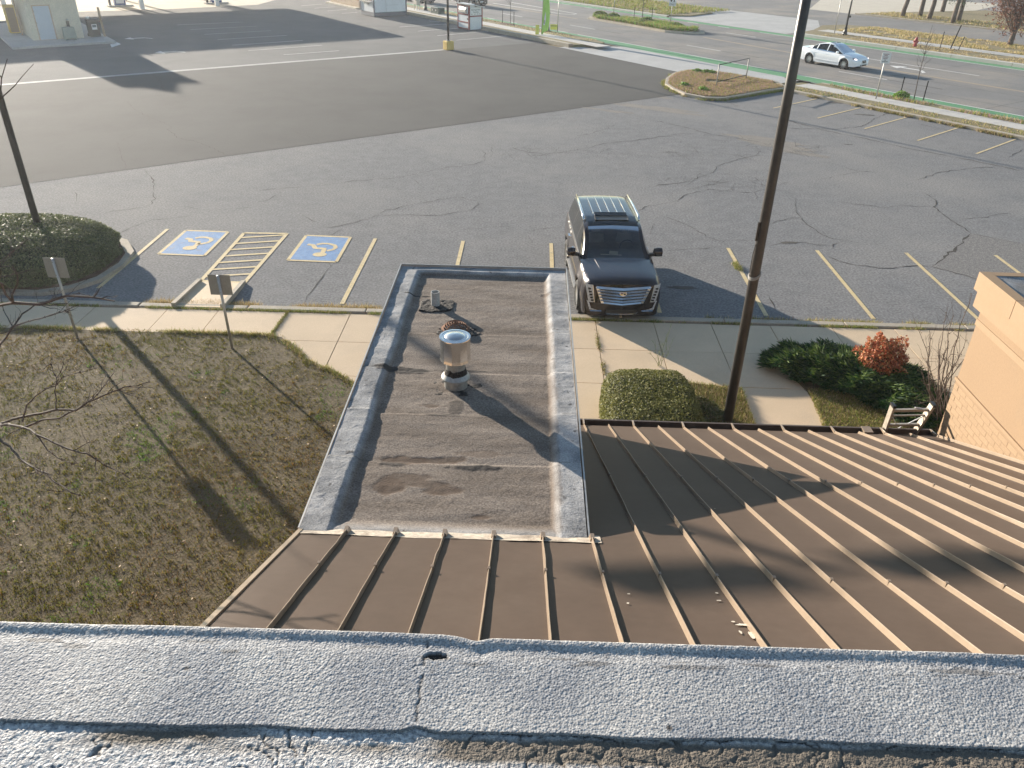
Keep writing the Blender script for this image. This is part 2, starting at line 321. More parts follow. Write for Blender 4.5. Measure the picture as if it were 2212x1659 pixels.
# street-side verges, walks and kerbs
def kerb_run(name, label_u, v, w, h, step, parent_kind=True, gap=.012, mat='kerb'):
    u0, u1 = label_u; root = struct(MB().prism(uvrect(u0, u1, v+.004, v+w-.004), -.04, h-.012).build(name, M['mortar'])); n = max(1, int(round((u1-u0)/step))); s_ = (u1-u0)/n
    me = None
    for i in range(n):
        if me is None:
            o = MB().box((0, 0, -.03), (s_-gap, w, h), Matrix.Rotation(ST_ROT, 4, 'Z')).build('kerb_stone', M[mat], root, bevel=.02); me = o.data
        else:
            o = put(bpy.data.objects.new('kerb_stone', me), root); b = o.modifiers.new('edge', 'BEVEL'); b.width = .02; b.segments = 2
        p = W(u0+i*s_, v); o.location = (p[0], p[1], 0)
    return root
def walk_run(name, us, v0, v1, z, step, mat='walk2'):
    u0, u1 = us; root = struct(sheet(name, uvrect(u0, u1, v0, v1), z-.012, 'mortar', None)); n = int(round((u1-u0)/step)); s_ = (u1-u0)/n; me = None
    for i in range(n):
        o = MB().box((0, 0, -.03), (s_-.018, v1-v0, 0), Matrix.Rotation(ST_ROT, 4, 'Z')).build('slab', M[mat], root) if me is None else put(bpy.data.objects.new('slab', me), root)
        me = o.data; p = W(u0+i*s_, v0); o.location = (p[0], p[1], z)
    return root
verges = []
def verge(name, poly, z, mat='verge'): o = struct(MB().prism(poly, -.04, z).build(name, M[mat])); verges.append((poly, z)); return o
verge('street_verge', uvrect(-31.4, 60, 42.5, 46.2), .11)
verge('street_verge', uvpoly([(-150, 42.5), (-51.6, 42.5), (-50.9, 44.4), (-51.4, 45.6), (-53.5, 46.2), (-150, 46.2)]), .20)
kerb_run('lot_kerb', (-31.4, 20.6), 42.22, .30, .14, 3.05); kerb_run('lot_kerb', (-115.5, -51.6), 42.1, .42, .27, 3.2)
walk_run('street_sidewalk', (-31.6, 20.9), 43.8, 45.15, .13, 1.5); walk_run('street_sidewalk', (-114, -49.6), 43.35, 44.65, .215, 1.5)
kerb_run('street_kerb', (-31.4, 20.6), 46.05, .2, .13, 3.05); kerb_run('street_kerb', (-115.5, -53.4), 46.05, .2, .19, 3.05)
verge('opposite_verge', uvpoly([(-47.2, 65.4), (60, 65.4), (60, 77.5), (-47.5, 77.4), (-50.6, 76.0), (-51.2, 73.5), (-49.3, 69.5), (-48.7, 67)]), .13)
walk_run('opposite_sidewalk', (-48.6, 12), 69.15, 70.75, .15, 1.52); kerb_run('opposite_kerb', (-47.4, 12.5), 65.12, .42, .24, 4.6, mat='walk2')
kerb_run('opposite_kerb', (-120, -64.0), 65.12, .3, .17, 4.6, mat='walk2'); verge('opposite_verge', uvpoly([(-120, 65.5), (-65, 65.5), (-63.5, 68), (-64.5, 72.5), (-72, 76), (-120, 76)]), .12)
kerb_run('driveway_kerb', (-57, 10), 87.3, .25, .14, 5); verge('tree_verge', uvpoly([(-57, 87.5), (60, 87.5), (60, 93), (-42, 93), (-45, 104), (-52, 106)]), .12)
# planted traffic island in the road
med = [W(u, v) for u, v in ((-67.4, 57.4), (-66.4, 56.4), (-60, 56.2), (-55, 55.9), (-53.2, 56.5), (-52.4, 58.2), (-53.4, 59.4), (-58, 60.3), (-64, 59.3))]
medk = struct(MB().prism(med, -.02, .16, .02).build('road_island', M['kerb'])); cm = np.mean(med, axis=0)
struct(MB().prism([cm+(p-cm)*.9 for p in med], 0, .20).build('road_island_soil', M['verge']))
# lot island with the empty sign frame
isl = [np.array([x, y, 0]) for x, y in ((8.36, 49.34), (8.1, 51.0), (8.45, 53.0), (9.2, 55.0), (10.3, 56.4), (11.6, 56.5), (13.2, 55.3), (15.4, 52.6), (15.5, 50.6), (14.2, 49.75), (12.3, 48.05), (10.9, 46.95), (9.8, 46.9), (8.8, 47.9))]
ci = np.mean(isl, axis=0); inn = [ci+(p-ci)*.93 for p in isl]
islk = struct(MB().prism([ci+(p-ci)*.985 for p in isl], -.02, .12, .0).build('lot_island', M['mortar']))
for i in range(len(isl)):
    a, b = isl[i], isl[(i+1) % len(isl)]; a2, b2 = inn[i], inn[(i+1) % len(inn)]; a = a+(b-a)*.006; a2 = a2+(b2-a2)*.006
    MB().prism([a, b, b2, a2], -.02, .16).build('kerb_stone', M['kerb'], islk, bevel=.02)
verge('lot_island_soil', inn, .14); 
# lot paint
for u in (-31.4, -28.6, -25.75, -23.0, -20.2, -17.4, -14.65, -11.9): line_mark('stall_line', [W(u+.35, 37.6, 0), W(u-.1, 42.1, 0)], .10, .009, 'yellow', lot)
for i in range(-2, 11):
    x = -4.75+2.743*i
    if i < 0: continue
    line_mark('stall_line', [(x, 18.65 if i < 8 else 18.75, 0), (x+.02, 23.5, 0)], .115, .009, 'yellow', lot)
line_mark('stall_line', [P(362, 495), P(212, 623)], .115, .009, 'yellow', lot)
for a, b in (((527.5, 503.5), (434, 607)), ((620, 505), (528, 611)), ((527.5, 503.5), (620, 505)), ((434, 607), (528, 611))): line_mark('aisle_line', [P(*a), P(*b)], .115, .010, 'yellow', lot)
LA, LB, RA, RB = P(527.5, 503.5), P(434, 607), P(620, 505), P(528, 611)
for k in range(7):
    t0, t1 = .115+.135*k, .03+.135*k
    line_mark('aisle_stripe', [LA+(LB-LA)*t0, RA+(RB-RA)*t1], .105, .0095, 'yellow', lot)
def accessible(q, strokes, head, hr, o):
    q = [P(*a) for a in q]; c = sum(q)/4
    b = sheet('accessible_panel', [c+(p-c)*.90 for p in q], .009, 'blue', lot)
    for i in range(4):
        a0, a1 = q[i], q[(i+1) % 4]; line_mark('panel_border', [a0+(c-a0)*.045, a1+(c-a1)*.045], .10, .0095, 'yellow', lot)
    m = MB(); f = lambda x, y: P(o[0]+x*.25, o[1]+y*.25)
    for pts, w in strokes:
        pts = [f(*p) for p in pts]; fine = []
        for i in range(len(pts)-1):
            for t in np.linspace(0, 1, 5)[:-1]: fine.append(pts[i]+(pts[i+1]-pts[i])*t)
        m.ribbon(fine+[pts[-1]], w, .013)
    hc = f(*head); m.sheet([(hc[0]+hr*math.cos(t)*1.1, hc[1]+hr*math.sin(t)*.9, .0135) for t in np.linspace(0, 2*math.pi, 17)[:-1]])
    m.build('wheelchair_symbol', M['yellow'], lot)
accessible([(401, 497), (496, 500.5), (442.5, 554), (339, 550)], [([(1690, 402), (1730, 394), (1780, 394), (1822, 405), (1828, 422), (1795, 440), (1745, 450), (1710, 450)], .12), ([(1608, 403), (1650, 412), (1645, 428), (1715, 434), (1705, 455), (1672, 480)], .14)], (1640, 486), .19, (0, 414.7))
accessible([(660.5, 507.7), (760, 512), (728, 567.7), (618.5, 563.5)], [([(525, 457), (575, 448), (630, 450), (680, 463), (690, 482), (665, 500), (612, 512)], .12), ([(447, 455), (495, 462), (512, 488), (592, 492), (580, 520), (560, 540)], .14)], (550, 543), .19, (553, 414.7))
# far lot stall lines (white), drive arrows
z2 = lambda x, y: P(276.5+x*.224, y*.224)
for a, b in (((475, 241), (1110, 213)), ((600, 286), (1245, 253)), ((735, 333), (1380, 296)), ((865, 383), (1530, 342)), ((1005, 437), (1685, 391)), ((1160, 490), (1870, 437)), ((1500, 514+15), (2035, 490)), ((1670, 57), (1870, 40)), ((1800, 80), (2000, 66)), ((1925, 105), (2110, 92)), ((2060, 129), (2212, 122))):
    line_mark('stall_line', [z2(*a), z2(*b)], .12, .010, 'white', farlot)
z3 = lambda x, y: P(748.8+x*.1562, y*.1562)
for a, b in (((730, 375), (1370, 333)), ((990, 432), (1540, 392)), ((1255, 494), (1980, 432)), ((1520, 557), (2212, 496)), ((1140, 290), (1290, 303))):
    line_mark('stall_line', [z3(*a), z3(*b)], .12, .010, 'white', farlot)
for px, L_ in (((1120, 335), 2), ((1385, 455), 2)):
    p = P(px[0]*.25, px[1]*.25); u, v = p[:2]@ST_U, p[:2]@ST_N; arrow(None, (0, -1), u, v+1.1, 1.5, 1.3, farlot, hook=True)
q = lambda x, y: P(x*.1256, y*.1256, .010)
MB().sheet([q(1820, 650), q(1860, 655), q(2080, 760), q(1920, 815), q(1895, 762), q(1990, 748)]).build('turn_arrow', M['white'], farlot)
# joints and cracks in the asphalt
def wob(pts, amp, seg, z=None, seed=0):
    rr = random.Random(seed); out = []
    for i in range(len(pts)-1):
        a, b = np.array(pts[i]), np.array(pts[i+1]); n = max(1, int(np.linalg.norm(b-a)/seg))
        for k in range(n):
            p = a+(b-a)*k/n; d = (b-a)[:2]/(np.linalg.norm((b-a)[:2])+1e-9); s_ = rr.gauss(0, amp) if (i or k) else 0
            out.append(np.array([p[0]-d[1]*s_, p[1]+d[0]*s_, p[2]]))
    return out+[np.array(pts[-1])]
line_mark('asphalt_joint', wob([W(-33.62, -40), W(-33.62, 1.3), W(-33.9, 35.6)], .012, .5), .07, .0095, 'tarline', lot)
k1 = lambda *p: [P(a*.25, b*.25) for a, b in p]; k2 = lambda *p: [P(553+a*.25, b*.25) for a, b in p]; k3 = lambda *p: [P(1106+a*.25, b*.25) for a, b in p]
k4 = lambda *p: [P(1659+a*.25, b*.25) for a, b in p]; k5 = lambda *p: [P(a*.25, 414.7+b*.25) for a, b in p]; k6 = lambda *p: [P(553+a*.25, 414.7+b*.25) for a, b in p]
k7 = lambda *p: [P(1106+a*.25, 391.7+b*.25) for a, b in p]; k8 = lambda *p: [P(1659+a*.25, 414.7+b*.25) for a, b in p]
CR = [(k1((1320, 645), (1390, 710), (1410, 780), (1445, 805)), .05), (k1((1415, 818), (1270, 840), (1215, 860), (1120, 890)), .04), (k1((1090, 878), (1180, 955), (1310, 1020), (1450, 1075), (1480, 1100), (1465, 1130), (1540, 1190), (1740, 1240), (1870, 1290), (1945, 1345)), .05),
      (k1((1160, 1165), (1005, 1235), (1055, 1350), (1085, 1410), (1100, 1475)), .035), (k1((1240, 1460), (1300, 1530), (1335, 1590), (1330, 1655)), .06), (k5((1330, 0), (1340, 60), (1310, 115), (1150, 145), (980, 165), (850, 200)), .035), (k5((640, 0), (680, 40), (650, 100)), .045), (k5((650, 180), (750, 210)), .03),
      (k5((1020, 360), (1150, 310), (1310, 245), (1530, 225), (1680, 195)), .035), (k5((1450, 120), (1600, 125), (1740, 165)), .03), (k5((1820, 160), (2212, 130)), .025),
      (k2((260, 600), (500, 640), (760, 700), (930, 775), (1090, 825), (1300, 880), (1400, 925), (1560, 990)), .035), (k2((690, 985), (700, 930), (760, 910)), .03), (k2((740, 1015), (880, 1060), (1000, 1100), (1110, 1160)), .03), (k2((290, 1130), (420, 1165), (570, 1230)), .03), (k2((1480, 535), (1640, 570), (1800, 605), (2070, 660)), .04), (k2((800, 700), (1250, 660), (1800, 608), (2212, 570)), .03),
      (k2((0, 1645), (300, 1620), (600, 1600), (900, 1555), (1150, 1548), (1400, 1500), (1560, 1460), (1900, 1420), (1985, 1380), (1970, 1300)), .035), (k2((1370, 1560), (1405, 1590)), .05),
      (k3((0, 1275), (120, 1310), (280, 1335), (480, 1310), (700, 1270), (760, 1245), (1050, 1215), (1500, 1150)), .06), (k3((550, 1180), (700, 1150), (900, 1080)), .03), (k3((800, 930), (1000, 985), (1150, 1025)), .04), (k3((1180, 1035), (1480, 1095), (1750, 1165), (2000, 1205), (2130, 1230)), .06), (k3((1240, 1605), (1450, 1580), (1600, 1540), (1740, 1490), (1760, 1440), (1900, 1390), (2080, 1345), (2200, 1340)), .045), (k3((1640, 1490), (1560, 1560), (1500, 1600)), .03), (k3((1850, 875), (1920, 905), (1960, 920)), .05), (k3((1500, 1640), (1760, 1590), (1900, 1560)), .03),
      (k4((160, 1105), (400, 1115), (620, 1115), (790, 1095), (880, 1060), (920, 1025), (1010, 990), (1085, 975)), .06), (k4((180, 1040), (260, 1070), (290, 1110)), .03), (k4((1280, 1065), (1430, 1100), (1520, 1120), (1660, 1155)), .05), (k4((380, 1375), (450, 1395), (600, 1425), (780, 1485), (1030, 1490)), .03), (k4((420, 1560), (600, 1520), (780, 1490)), .03), (k4((1280, 1560), (1480, 1490), (1760, 1455), (2000, 1440)), .05), (k4((2212, 1290), (2140, 1330), (2080, 1360)), .05),
      (k4((130, 1030), (520, 1135), (850, 1200), (1200, 1280), (1600, 1355), (1950, 1425), (2212, 1480)), .10),
      (k6((0, 90), (110, 65), (180, 20)), .03), (k6((570, 303), (740, 300), (900, 250), (1030, 210), (1320, 195), (1520, 205), (1700, 185), (1870, 155), (1920, 110), (1910, 80), (1740, 40), (1480, 85), (1230, 130), (1040, 185)), .035), (k6((380, 190), (460, 230), (535, 265)), .04), (k6((750, 315), (650, 380)), .03), (k6((650, 380), (645, 410)), .08), (k6((590, 520), (580, 580), (650, 640), (690, 620)), .035), (k6((655, 645), (590, 700), (560, 740), (520, 775), (525, 820), (450, 900), (430, 945)), .045), (k6((930, 140), (1020, 180)), .03), (k6((1780, 330), (2212, 290)), .025),
      (k7((1080, 260), (1150, 220), (1330, 190), (1430, 170), (1520, 110), (1700, 70), (1900, 90), (2080, 100)), .05), (k7((1250, 40), (1400, 20), (1560, 0)), .04), (k7((140, 440), (300, 400), (450, 400)), .03), (k7((145, 470), (175, 535)), .03), (k7((1280, 290), (1450, 350), (1560, 400), (1680, 480), (1800, 520)), .035), (k7((1800, 540), (1850, 510), (2080, 515)), .03), (k7((1320, 600), (1600, 580), (1800, 560)), .03), (k7((1190, 470), (1240, 360)), .025),
      (k8((0, 290), (80, 250), (180, 230), (290, 220), (250, 185), (235, 60), (180, 30), (90, 35)), .035), (k8((290, 220), (370, 305), (470, 370), (560, 400), (780, 440)), .045), (k8((0, 475), (130, 435), (300, 438), (430, 455), (560, 465)), .05), (k8((560, 490), (580, 460), (655, 430)), .035), (k8((590, 85), (1030, 135), (1130, 115), (1420, 125)), .035), (k8((1350, 10), (1440, 70), (1455, 100), (1430, 130), (1520, 200), (1620, 265), (1755, 358)), .06), (k8((1755, 358), (1700, 420), (1590, 510), (1480, 610), (1415, 645)), .11), (k8((1415, 645), (1290, 635), (1180, 635), (1080, 660), (950, 655), (760, 635), (620, 600), (510, 560)), .055), (k8((1415, 645), (1700, 725), (1910, 780)), .07), (k8((1755, 358), (1950, 400), (2212, 450)), .05), (k8((1650, 240), (1880, 215), (1990, 195), (2100, 185)), .035), (k8((10, 890), (40, 980), (65, 1020)), .05), (k8((1060, 550), (1075, 590)), .04)]
for i, (pts, w) in enumerate(CR):
    p = wob(pts, .035, .22, seed=i); rr = random.Random(i)
    ov = abs(pts[0][:2]@ST_U+44.3) < 10.5
    ww = [w*.85*(.2+1.0*rr.random()**1.7) for _ in p]; ww[0] = ww[-1] = .004
    line_mark('crack', p, ww, .010 if ov else .0062, 'crack', overlay if ov else lot)
# branching hairline crazing where the old asphalt breaks up
def craze(c, rx, ry, n, seed):
    rr = random.Random(seed); m = MB()
    for _ in range(n):
        a = rr.uniform(0, 6.28); d = math.sqrt(rr.random()); p = np.array([c[0]+rx*d*math.cos(a), c[1]+ry*d*math.sin(a), 0]); h = rr.uniform(0, 6.28); L_ = rr.uniform(.3, 1.1)
        m.ribbon(wob([p, p+np.array([math.cos(h), math.sin(h), 0])*L_], .03, .12, seed=rr.randrange(9999)), .007+.009*rr.random(), .0065)
    o = m.build('crazed_cracking', M['crack'], lot); o['kind'] = 'stuff'
for px, rx, ry, n, s_ in (((1560, 395), 2.4, 1.3, 34, 1), ((1510, 330), 2.0, .8, 26, 2), ((1700, 320), 1.6, 1.2, 40, 3), ((1270, 330), 2.5, .6, 22, 4), ((1560, 300), 3, 1.5, 14, 5), ((1150, 330), 2, .6, 14, 6)): craze(P(*px), rx, ry, n, s_)
def blob(c, rx, ry, seed, n=26, rot=0, irr=.35):
    out = []
    for t in np.linspace(0, 2*math.pi, n+1)[:-1]:
        r_ = 1+irr*(fbm(np.array([2+1.6*math.cos(t)]), np.array([2+1.6*math.sin(t)]), seed, 3)[0]-.5)*2.4
        x, y = rx*r_*math.cos(t), ry*r_*math.sin(t); out.append((c[0]+x*math.cos(rot)-y*math.sin(rot), c[1]+x*math.sin(rot)+y*math.cos(rot)))
    return out
sheet('rough_patch', [P(*p)[:2] for p in ((2098, 504), (2212, 527), (2330, 560), (2330, 660), (2136, 610), (2013, 576), (2050, 545))], .0052, 'patch', lot)
for px, rx, ry, s_ in (((1420, 235), 2.6, .5, 3), ((1690, 315), 1.6, .45, 5), ((1640, 300), 2.2, .4, 8), ((1390, 205), 2, .35, 9), ((1730, 330), 1.0, .3, 14), ((1530, 214), 1.6, .3, 17), ((1320, 240), 1.2, .25, 19)):
    c = P(*px); sheet('dirt_stain', blob(c, rx, ry, s_, rot=-.5, n=60, irr=.7), .0035+.0002*s_/4, 'stain', lot)
for px, r_ in (((1706, 525), .35), ((1830, 312), .25), ((1805, 222), .8), ((1866, 248), .7), ((1470, 612+10), .45)):
    c = P(*px); sheet('oil_stain', blob(c, r_*.7, r_*.3, int(px[0]), n=40, irr=.8), .0058, 'tarline', lot)
# the front walk: slabs laid in a grid, and the kerb along the stalls
Z0 = .13
walk = struct(sheet('sidewalk', [(-30, 8.0), (24, 8.0), (24, 17.93), (-30, 17.93)], Z0-.03, 'mortar', None))
xs = [-29.5, -27.7, -25.9, -24.2, -22.4, -20.6, -18.9, -17.1, -15.4, -13.9, -12.3, -10.76, -8.93, -7.65, -5.93, -4.35, -2.8, -1.3, .22, 1.76, 3.2, 4.62, 6.08, 7.6, 9.13, 10.65, 12.2, 13.7, 15.2, 16.7, 18.2, 19.7, 21.2]
ys = [8.5, 10.1, 11.66, 13.2, 14.75, 16.32, 17.86]
for i in range(len(xs)-1):
    for j in range(len(ys)-1):
        if xs[i] < -7 and j < 5: continue
        if ys[j] < 10 and -2 < xs[i] < 6: continue
        tz = Z0+random.uniform(-.004, .004); g_ = .009
        MB().box((xs[i]+g_, ys[j]+g_, Z0-.08), (xs[i+1]-g_, ys[j+1]-g_ if j < 5 else 17.80, tz)).build('slab', M['slab'], walk)
k0 = struct(MB().box((-30, 17.955, -.05), (24, 18.15, .115)).build('stall_kerb', M['mortar']))
xk = [-30, -27, -24, -21, -18, -15, -12.1, -9.75, -9.74, -7.0, -6.98, -4, -1, 2, 5, 8, 11, 14, 17, 20, 23]
for a, b in zip(xk[:-1], xk[1:]):
    if b-a > .1: MB().box((a+.01, 17.95, -.04), (b-.01, 18.17, .135 if not (-9.8 < a < -7) else .125)).build('kerb_stone', M['kerb'], k0, bevel=.02)
# wheelchair ramp
rp = [P(432, 608, .01), P(527, 611, .01), P(481, 664, .13), P(375, 661, .13)]
ramp = struct(MB().add([tuple(p) for p in rp]+[(p[0], p[1], -.03) for p in rp], [(0, 1, 2, 3)[::-1], (0, 4, 5, 1), (1, 5, 6, 2), (2, 6, 7, 3), (3, 7, 4, 0)]).build('kerb_ramp', M['slab']))
for a, b in ((0, 3), (1, 2)):
    MB().bar(rp[a]+np.array([0, 0, .02]), rp[b]+np.array([0, 0, .02]), .11, .13).build('ramp_edge', M['kerb'], ramp)
# planted island on the left
il = [(-30, 18.5), (-12.6, 18.62), (-11.95, 18.95), (-11.5, 19.6), (-11.36, 20.6), (-11.5, 21.7), (-12.1, 22.6), (-13.2, 23.1), (-30, 23.1)]
cl = np.array([-20., 20.8]); il2 = [(min(p[0]-.18, p[0]), p[1]+(.18 if p[1] < 20.8 else -.18)) for p in il]
struct(MB().prism(il, -.02, .10).build('planting_island', M['kerb'])); struct(MB().prism(il2, 0, .12).build('planting_island_soil', M['mulch']))
# lawn
LAWN = [(-32, 2), (-1.9, 2), (-1.9, 9), (-2.55, 11), (-3.1, 13.4), (-3.6, 14.35), (-4.32, 15.0), (-4.77, 15.28), (-5.37, 16.05), (-5.7, 16.45), (-6.0, 16.52), (-32, 16.56)]
struct(MB().prism(LAWN, Z0-.06, Z0+.012).build('lawn', M['soil']))
BED1 = [(1.80, 9.0), (4.62, 9.0), (4.60, 13.3), (4.70, 14.70), (3.8, 14.82), (3.0, 15.0), (1.82, 15.0)]
BED2 = [(6.10, 9.0), (8.6, 9.0), (8.75, 13.5), (8.5, 15.2), (8.3, 16.3), (6.3, 16.35), (5.75, 15.9), (6.08, 14.6)]
struct(MB().prism(BED1, Z0-.06, Z0+.016).build('planting_bed', M['soil'])); struct(MB().prism(BED2, Z0-.06, Z0+.016).build('planting_bed', M['soil']))
# ---- grass
def blades(name, pts, h, w, cols, parent=None, mat='grass', lean=.7, seed=1, hs=None):
    rg = np.random.default_rng(seed); n = len(pts); a = rg.uniform(0, 2*np.pi, n); hh = (h if hs is None else hs)*rg.uniform(.45, 1.3, n); ln = rg.uniform(.1, lean, n)*hh*1.5; b = rg.uniform(0, 2*np.pi, n)
    d = np.c_[np.cos(a), np.sin(a), np.zeros(n)]*(w*rg.uniform(.6, 1.4, n))[:, None]/2
    tip = pts+np.c_[np.cos(b)*ln, np.sin(b)*ln, hh*np.sqrt(np.clip(1-(ln/hh/1.9)**2, .1, 1))]
    V = np.stack([pts-d, pts+d, tip], 1).reshape(-1, 3); F = np.arange(3*n).reshape(n, 3)
    return grid_mesh(name, V, F, M[mat], parent, False, colors=np.repeat(cols, 3, 0))
def scatter(poly, n, seed):
    rg = np.random.default_rng(seed); a = np.array([p[:2] for p in poly]); lo, hi = a.min(0), a.max(0); x = rg.uniform(lo[0], hi[0], n); y = rg.uniform(lo[1], hi[1], n)
    k = in_poly(x, y, poly); return x[k], y[k]
def mixcol(n, cols, wts, seed, jit=.25):
    rg = np.random.default_rng(seed); k = rg.choice(len(cols), n, p=np.array(wts)/sum(wts)); return np.array(cols)[k]*rg.uniform(1-jit, 1+jit, n)[:, None]
TAN, STRAW, OLIVE, GREEN, LUSH, BROWN = (.42, .32, .15), (.58, .46, .25), (.27, .255, .062), (.19, .255, .045), (.15, .36, .04), (.25, .17, .085)
vis = [(-12.4, 3.4), (-1.4, 3.0), (-1.4, 9), (-2.4, 10.6), (-3.0, 13.4), (-3.55, 14.4), (-4.27, 15.05), (-4.75, 15.35), (-5.35, 16.1), (-5.65, 16.52), (-6.0, 16.62), (-14.5, 16.64), (-14.5, 12)]
x, y = scatter(vis, 620000, 3); dens = fbm(x*.9, y*.9, 5, 4); bare = fbm(x*.35+7, y*.35, 9, 4); lush = fbm(x*1.3+3, y*1.3, 21, 3); clump = fbm(x*15, y*15, 15, 2)
keep = RNG.random(len(x)) < np.clip(.28+.9*(dens-.3)+1.1*(clump-.42)-1.6*np.clip(bare-.56, 0, 1)*2, .06, 1); x, y, bare, lush, dens, clump = (a[keep] for a in (x, y, bare, lush, dens, clump))
DULL = np.array([.72, .68, .36])
col = mixcol(len(x), [TAN, STRAW, OLIVE, BROWN], [.20, .10, .48, .22], 4)*DULL
gm = RNG.random(len(x)) < np.clip((fbm(x*.5, y*.5+9, 33, 3)-.29)*2.4, 0.06, .75); col[gm] = mixcol(gm.sum(), [OLIVE, GREEN], [.65, .35], 6)*DULL
lm = (lush > .675) & (RNG.random(len(x)) < .85); col[lm] = mixcol(lm.sum(), [LUSH, GREEN], [.5, .5], 8)*DULL*1.15
pk = (fbm(x*.6+4, y*.6, 91, 3) > .56) & (RNG.random(len(x)) < .4); col[pk] = mixcol(pk.sum(), [BROWN, (.36, .22, .16)], [.5, .5], 9)*DULL
o = blades('grass', np.c_[x, y, np.full(len(x), Z0+.008)], 1., .0105, col, lean=.55, seed=5, hs=.016+.034*np.clip((clump-.32)*2.2, 0, 1)); o['kind'] = 'stuff'; tag(o, 'patchy dormant lawn grass, brown and green, left of the flat roof', 'grass')
x, y = scatter([(5.9, 12.6), (8.0, 12.6), (8.0, 14.8), (6.1, 14.75)], 22000, 12); o = blades('grass', np.c_[x, y, np.full(len(x), Z0+.01)], .06, .011, mixcol(len(x), [OLIVE, GREEN, STRAW, BROWN], [.3, .3, .2, .2], 3), seed=6); struct(o, 'stuff'); tag(o, 'small triangle of grass between the walk and the juniper', 'grass')
x, y = scatter([(3.2, 12.6), (4.62, 12.6), (4.68, 14.66), (3.4, 14.9)], 16000, 13); o = blades('grass', np.c_[x, y, np.full(len(x), Z0+.01)], .09, .013, mixcol(len(x), [OLIVE, GREEN, STRAW, BROWN], [.25, .2, .25, .3], 4), seed=7); struct(o, 'stuff'); tag(o, 'ragged ground cover round the foot of the tall brown pole', 'ground cover')
def strip(path, w, n, h, cols, wts, z, seed, bw=.014, patch=.0):
    rg = np.random.default_rng(seed); path = np.array([p[:2] for p in path]); seg = np.linalg.norm(np.diff(path, axis=0), axis=1); cum = np.r_[0, np.cumsum(seg)]; t = rg.uniform(0, cum[-1], n)
    if patch: t = t[rg.random(n) < np.clip((fbm(t*1.7, t*0, seed, 3)-patch)*6, 0, 1)]
    x = np.interp(t, cum, path[:, 0])+rg.normal(0, w/2, len(t)); y = np.interp(t, cum, path[:, 1])+rg.normal(0, w/2, len(t))
    return np.c_[x, y, np.full(len(t), z)], mixcol(len(t), cols, wts, seed+1), h, bw
def strip_obj(label, runs, seed):
    ps, cs = [], []
    for r_ in runs:
        p, c, h, bw = r_; ps.append(p); cs.append(c)
    o = blades('weeds', np.vstack(ps), runs[0][2], runs[0][3], np.vstack(cs), seed=seed); struct(o, 'stuff'); tag(o, label, 'weeds')
strip_obj('ragged long grass along the edge of the lawn against the front walk', [strip([(-14.5, 16.58), (-6.0, 16.54), (-5.4, 16.07), (-4.8, 15.3), (-4.3, 15.0), (-3.6, 14.4), (-3.0, 13.4)], .09, 9000, .085, [OLIVE, TAN, STRAW, GREEN], [.35, .3, .15, .2], Z0, 40, patch=.33)], 9)
strip_obj('green weeds growing in the joint between kerb and front walk', [strip([(-14, 17.87), (24, 17.87)], .06, 16000, .075, [GREEN, OLIVE, STRAW, BROWN], [.45, .25, .15, .15], Z0-.02, 41, patch=.36)], 1)
strip_obj('dead weeds and litter lying along the stall side of the kerb', [strip([(-9.6, 18.28), (-4.6, 18.26), (-3.2, 18.3)], .20, 9000, .13, [STRAW, TAN, BROWN, OLIVE], [.3, .3, .3, .15], .01, 42, patch=.28), strip([(4.6, 18.25), (14, 18.25)], .13, 9000, .10, [STRAW, BROWN, OLIVE, GREEN], [.25, .35, .2, .15], .01, 43, patch=.33)], 2)
strip_obj('weeds filling the cracked joint across the walk beside the parked car', [strip([(1.76, 17.8), (1.74, 16.6), (1.8, 15.1)], .05, 900, .06, [BROWN, OLIVE, GREEN], [.5, .3, .2], Z0-.01, 44, patch=.40)], 3)
strip_obj('weedy joint across the walk at the corner of the lawn', [strip([(-5.92, 17.8), (-5.98, 16.5)], .05, 700, .06, [OLIVE, GREEN, BROWN], [.4, .3, .3], Z0-.01, 45)], 4)
strip_obj('weeds along the kerb of the lot next to the street', [strip([W(-31, 42.15), W(-12, 42.15)], .18, 5200, .14, [OLIVE, BROWN, STRAW], [.4, .35, .25], .01, 46, bw=.04, patch=.42), strip([p for p in isl[-3:]+isl[:5]], .25, 2600, .14, [OLIVE, GREEN, BROWN], [.4, .3, .3], .01, 47, bw=.04, patch=.4), strip([isl[8], isl[11]], .16, 900, .12, [OLIVE, GREEN], [.5, .5], .01, 48, bw=.04)], 5)
strip_obj('green tuft of weeds growing on the nearest stall line right of the tall pole', [strip([P(1585, 569), P(1598, 585)], .12, 300, .10, [OLIVE, GREEN, STRAW], [.4, .4, .2], .01, 49)], 6)
def vergegrass(name, label, poly, n, z, h, w, cols, wts, seed):
    x, y = scatter(poly, n, seed); k = fbm(x*.5, y*.5, seed, 3) > .34; x, y = x[k], y[k]
    o = blades(name, np.c_[x, y, np.full(len(x), z)], h, w, mixcol(len(x), cols, wts, seed), seed=seed); struct(o, 'stuff'); tag(o, label, 'grass')
PINK = (.42, .26, .25)
vergegrass('grass', 'dry pinkish grass filling the lot island round the empty frame', inn, 60000, .14, .12, .035, [TAN, PINK, OLIVE, GREEN], [.35, .3, .25, .1], 51)
vergegrass('grass', 'grass strip between the lot kerb and the near street sidewalk', uvrect(-31, -6, 42.5, 43.8), 26000, .11, .10, .035, [TAN, STRAW, OLIVE, GREEN], [.3, .25, .3, .15], 52)
vergegrass('grass', 'weedy grass strip between the near sidewalk and the green bike lane', uvrect(-31.3, -6, 45.1, 46.1), 30000, .11, .18, .04, [TAN, PINK, OLIVE, GREEN], [.3, .2, .3, .2], 53)
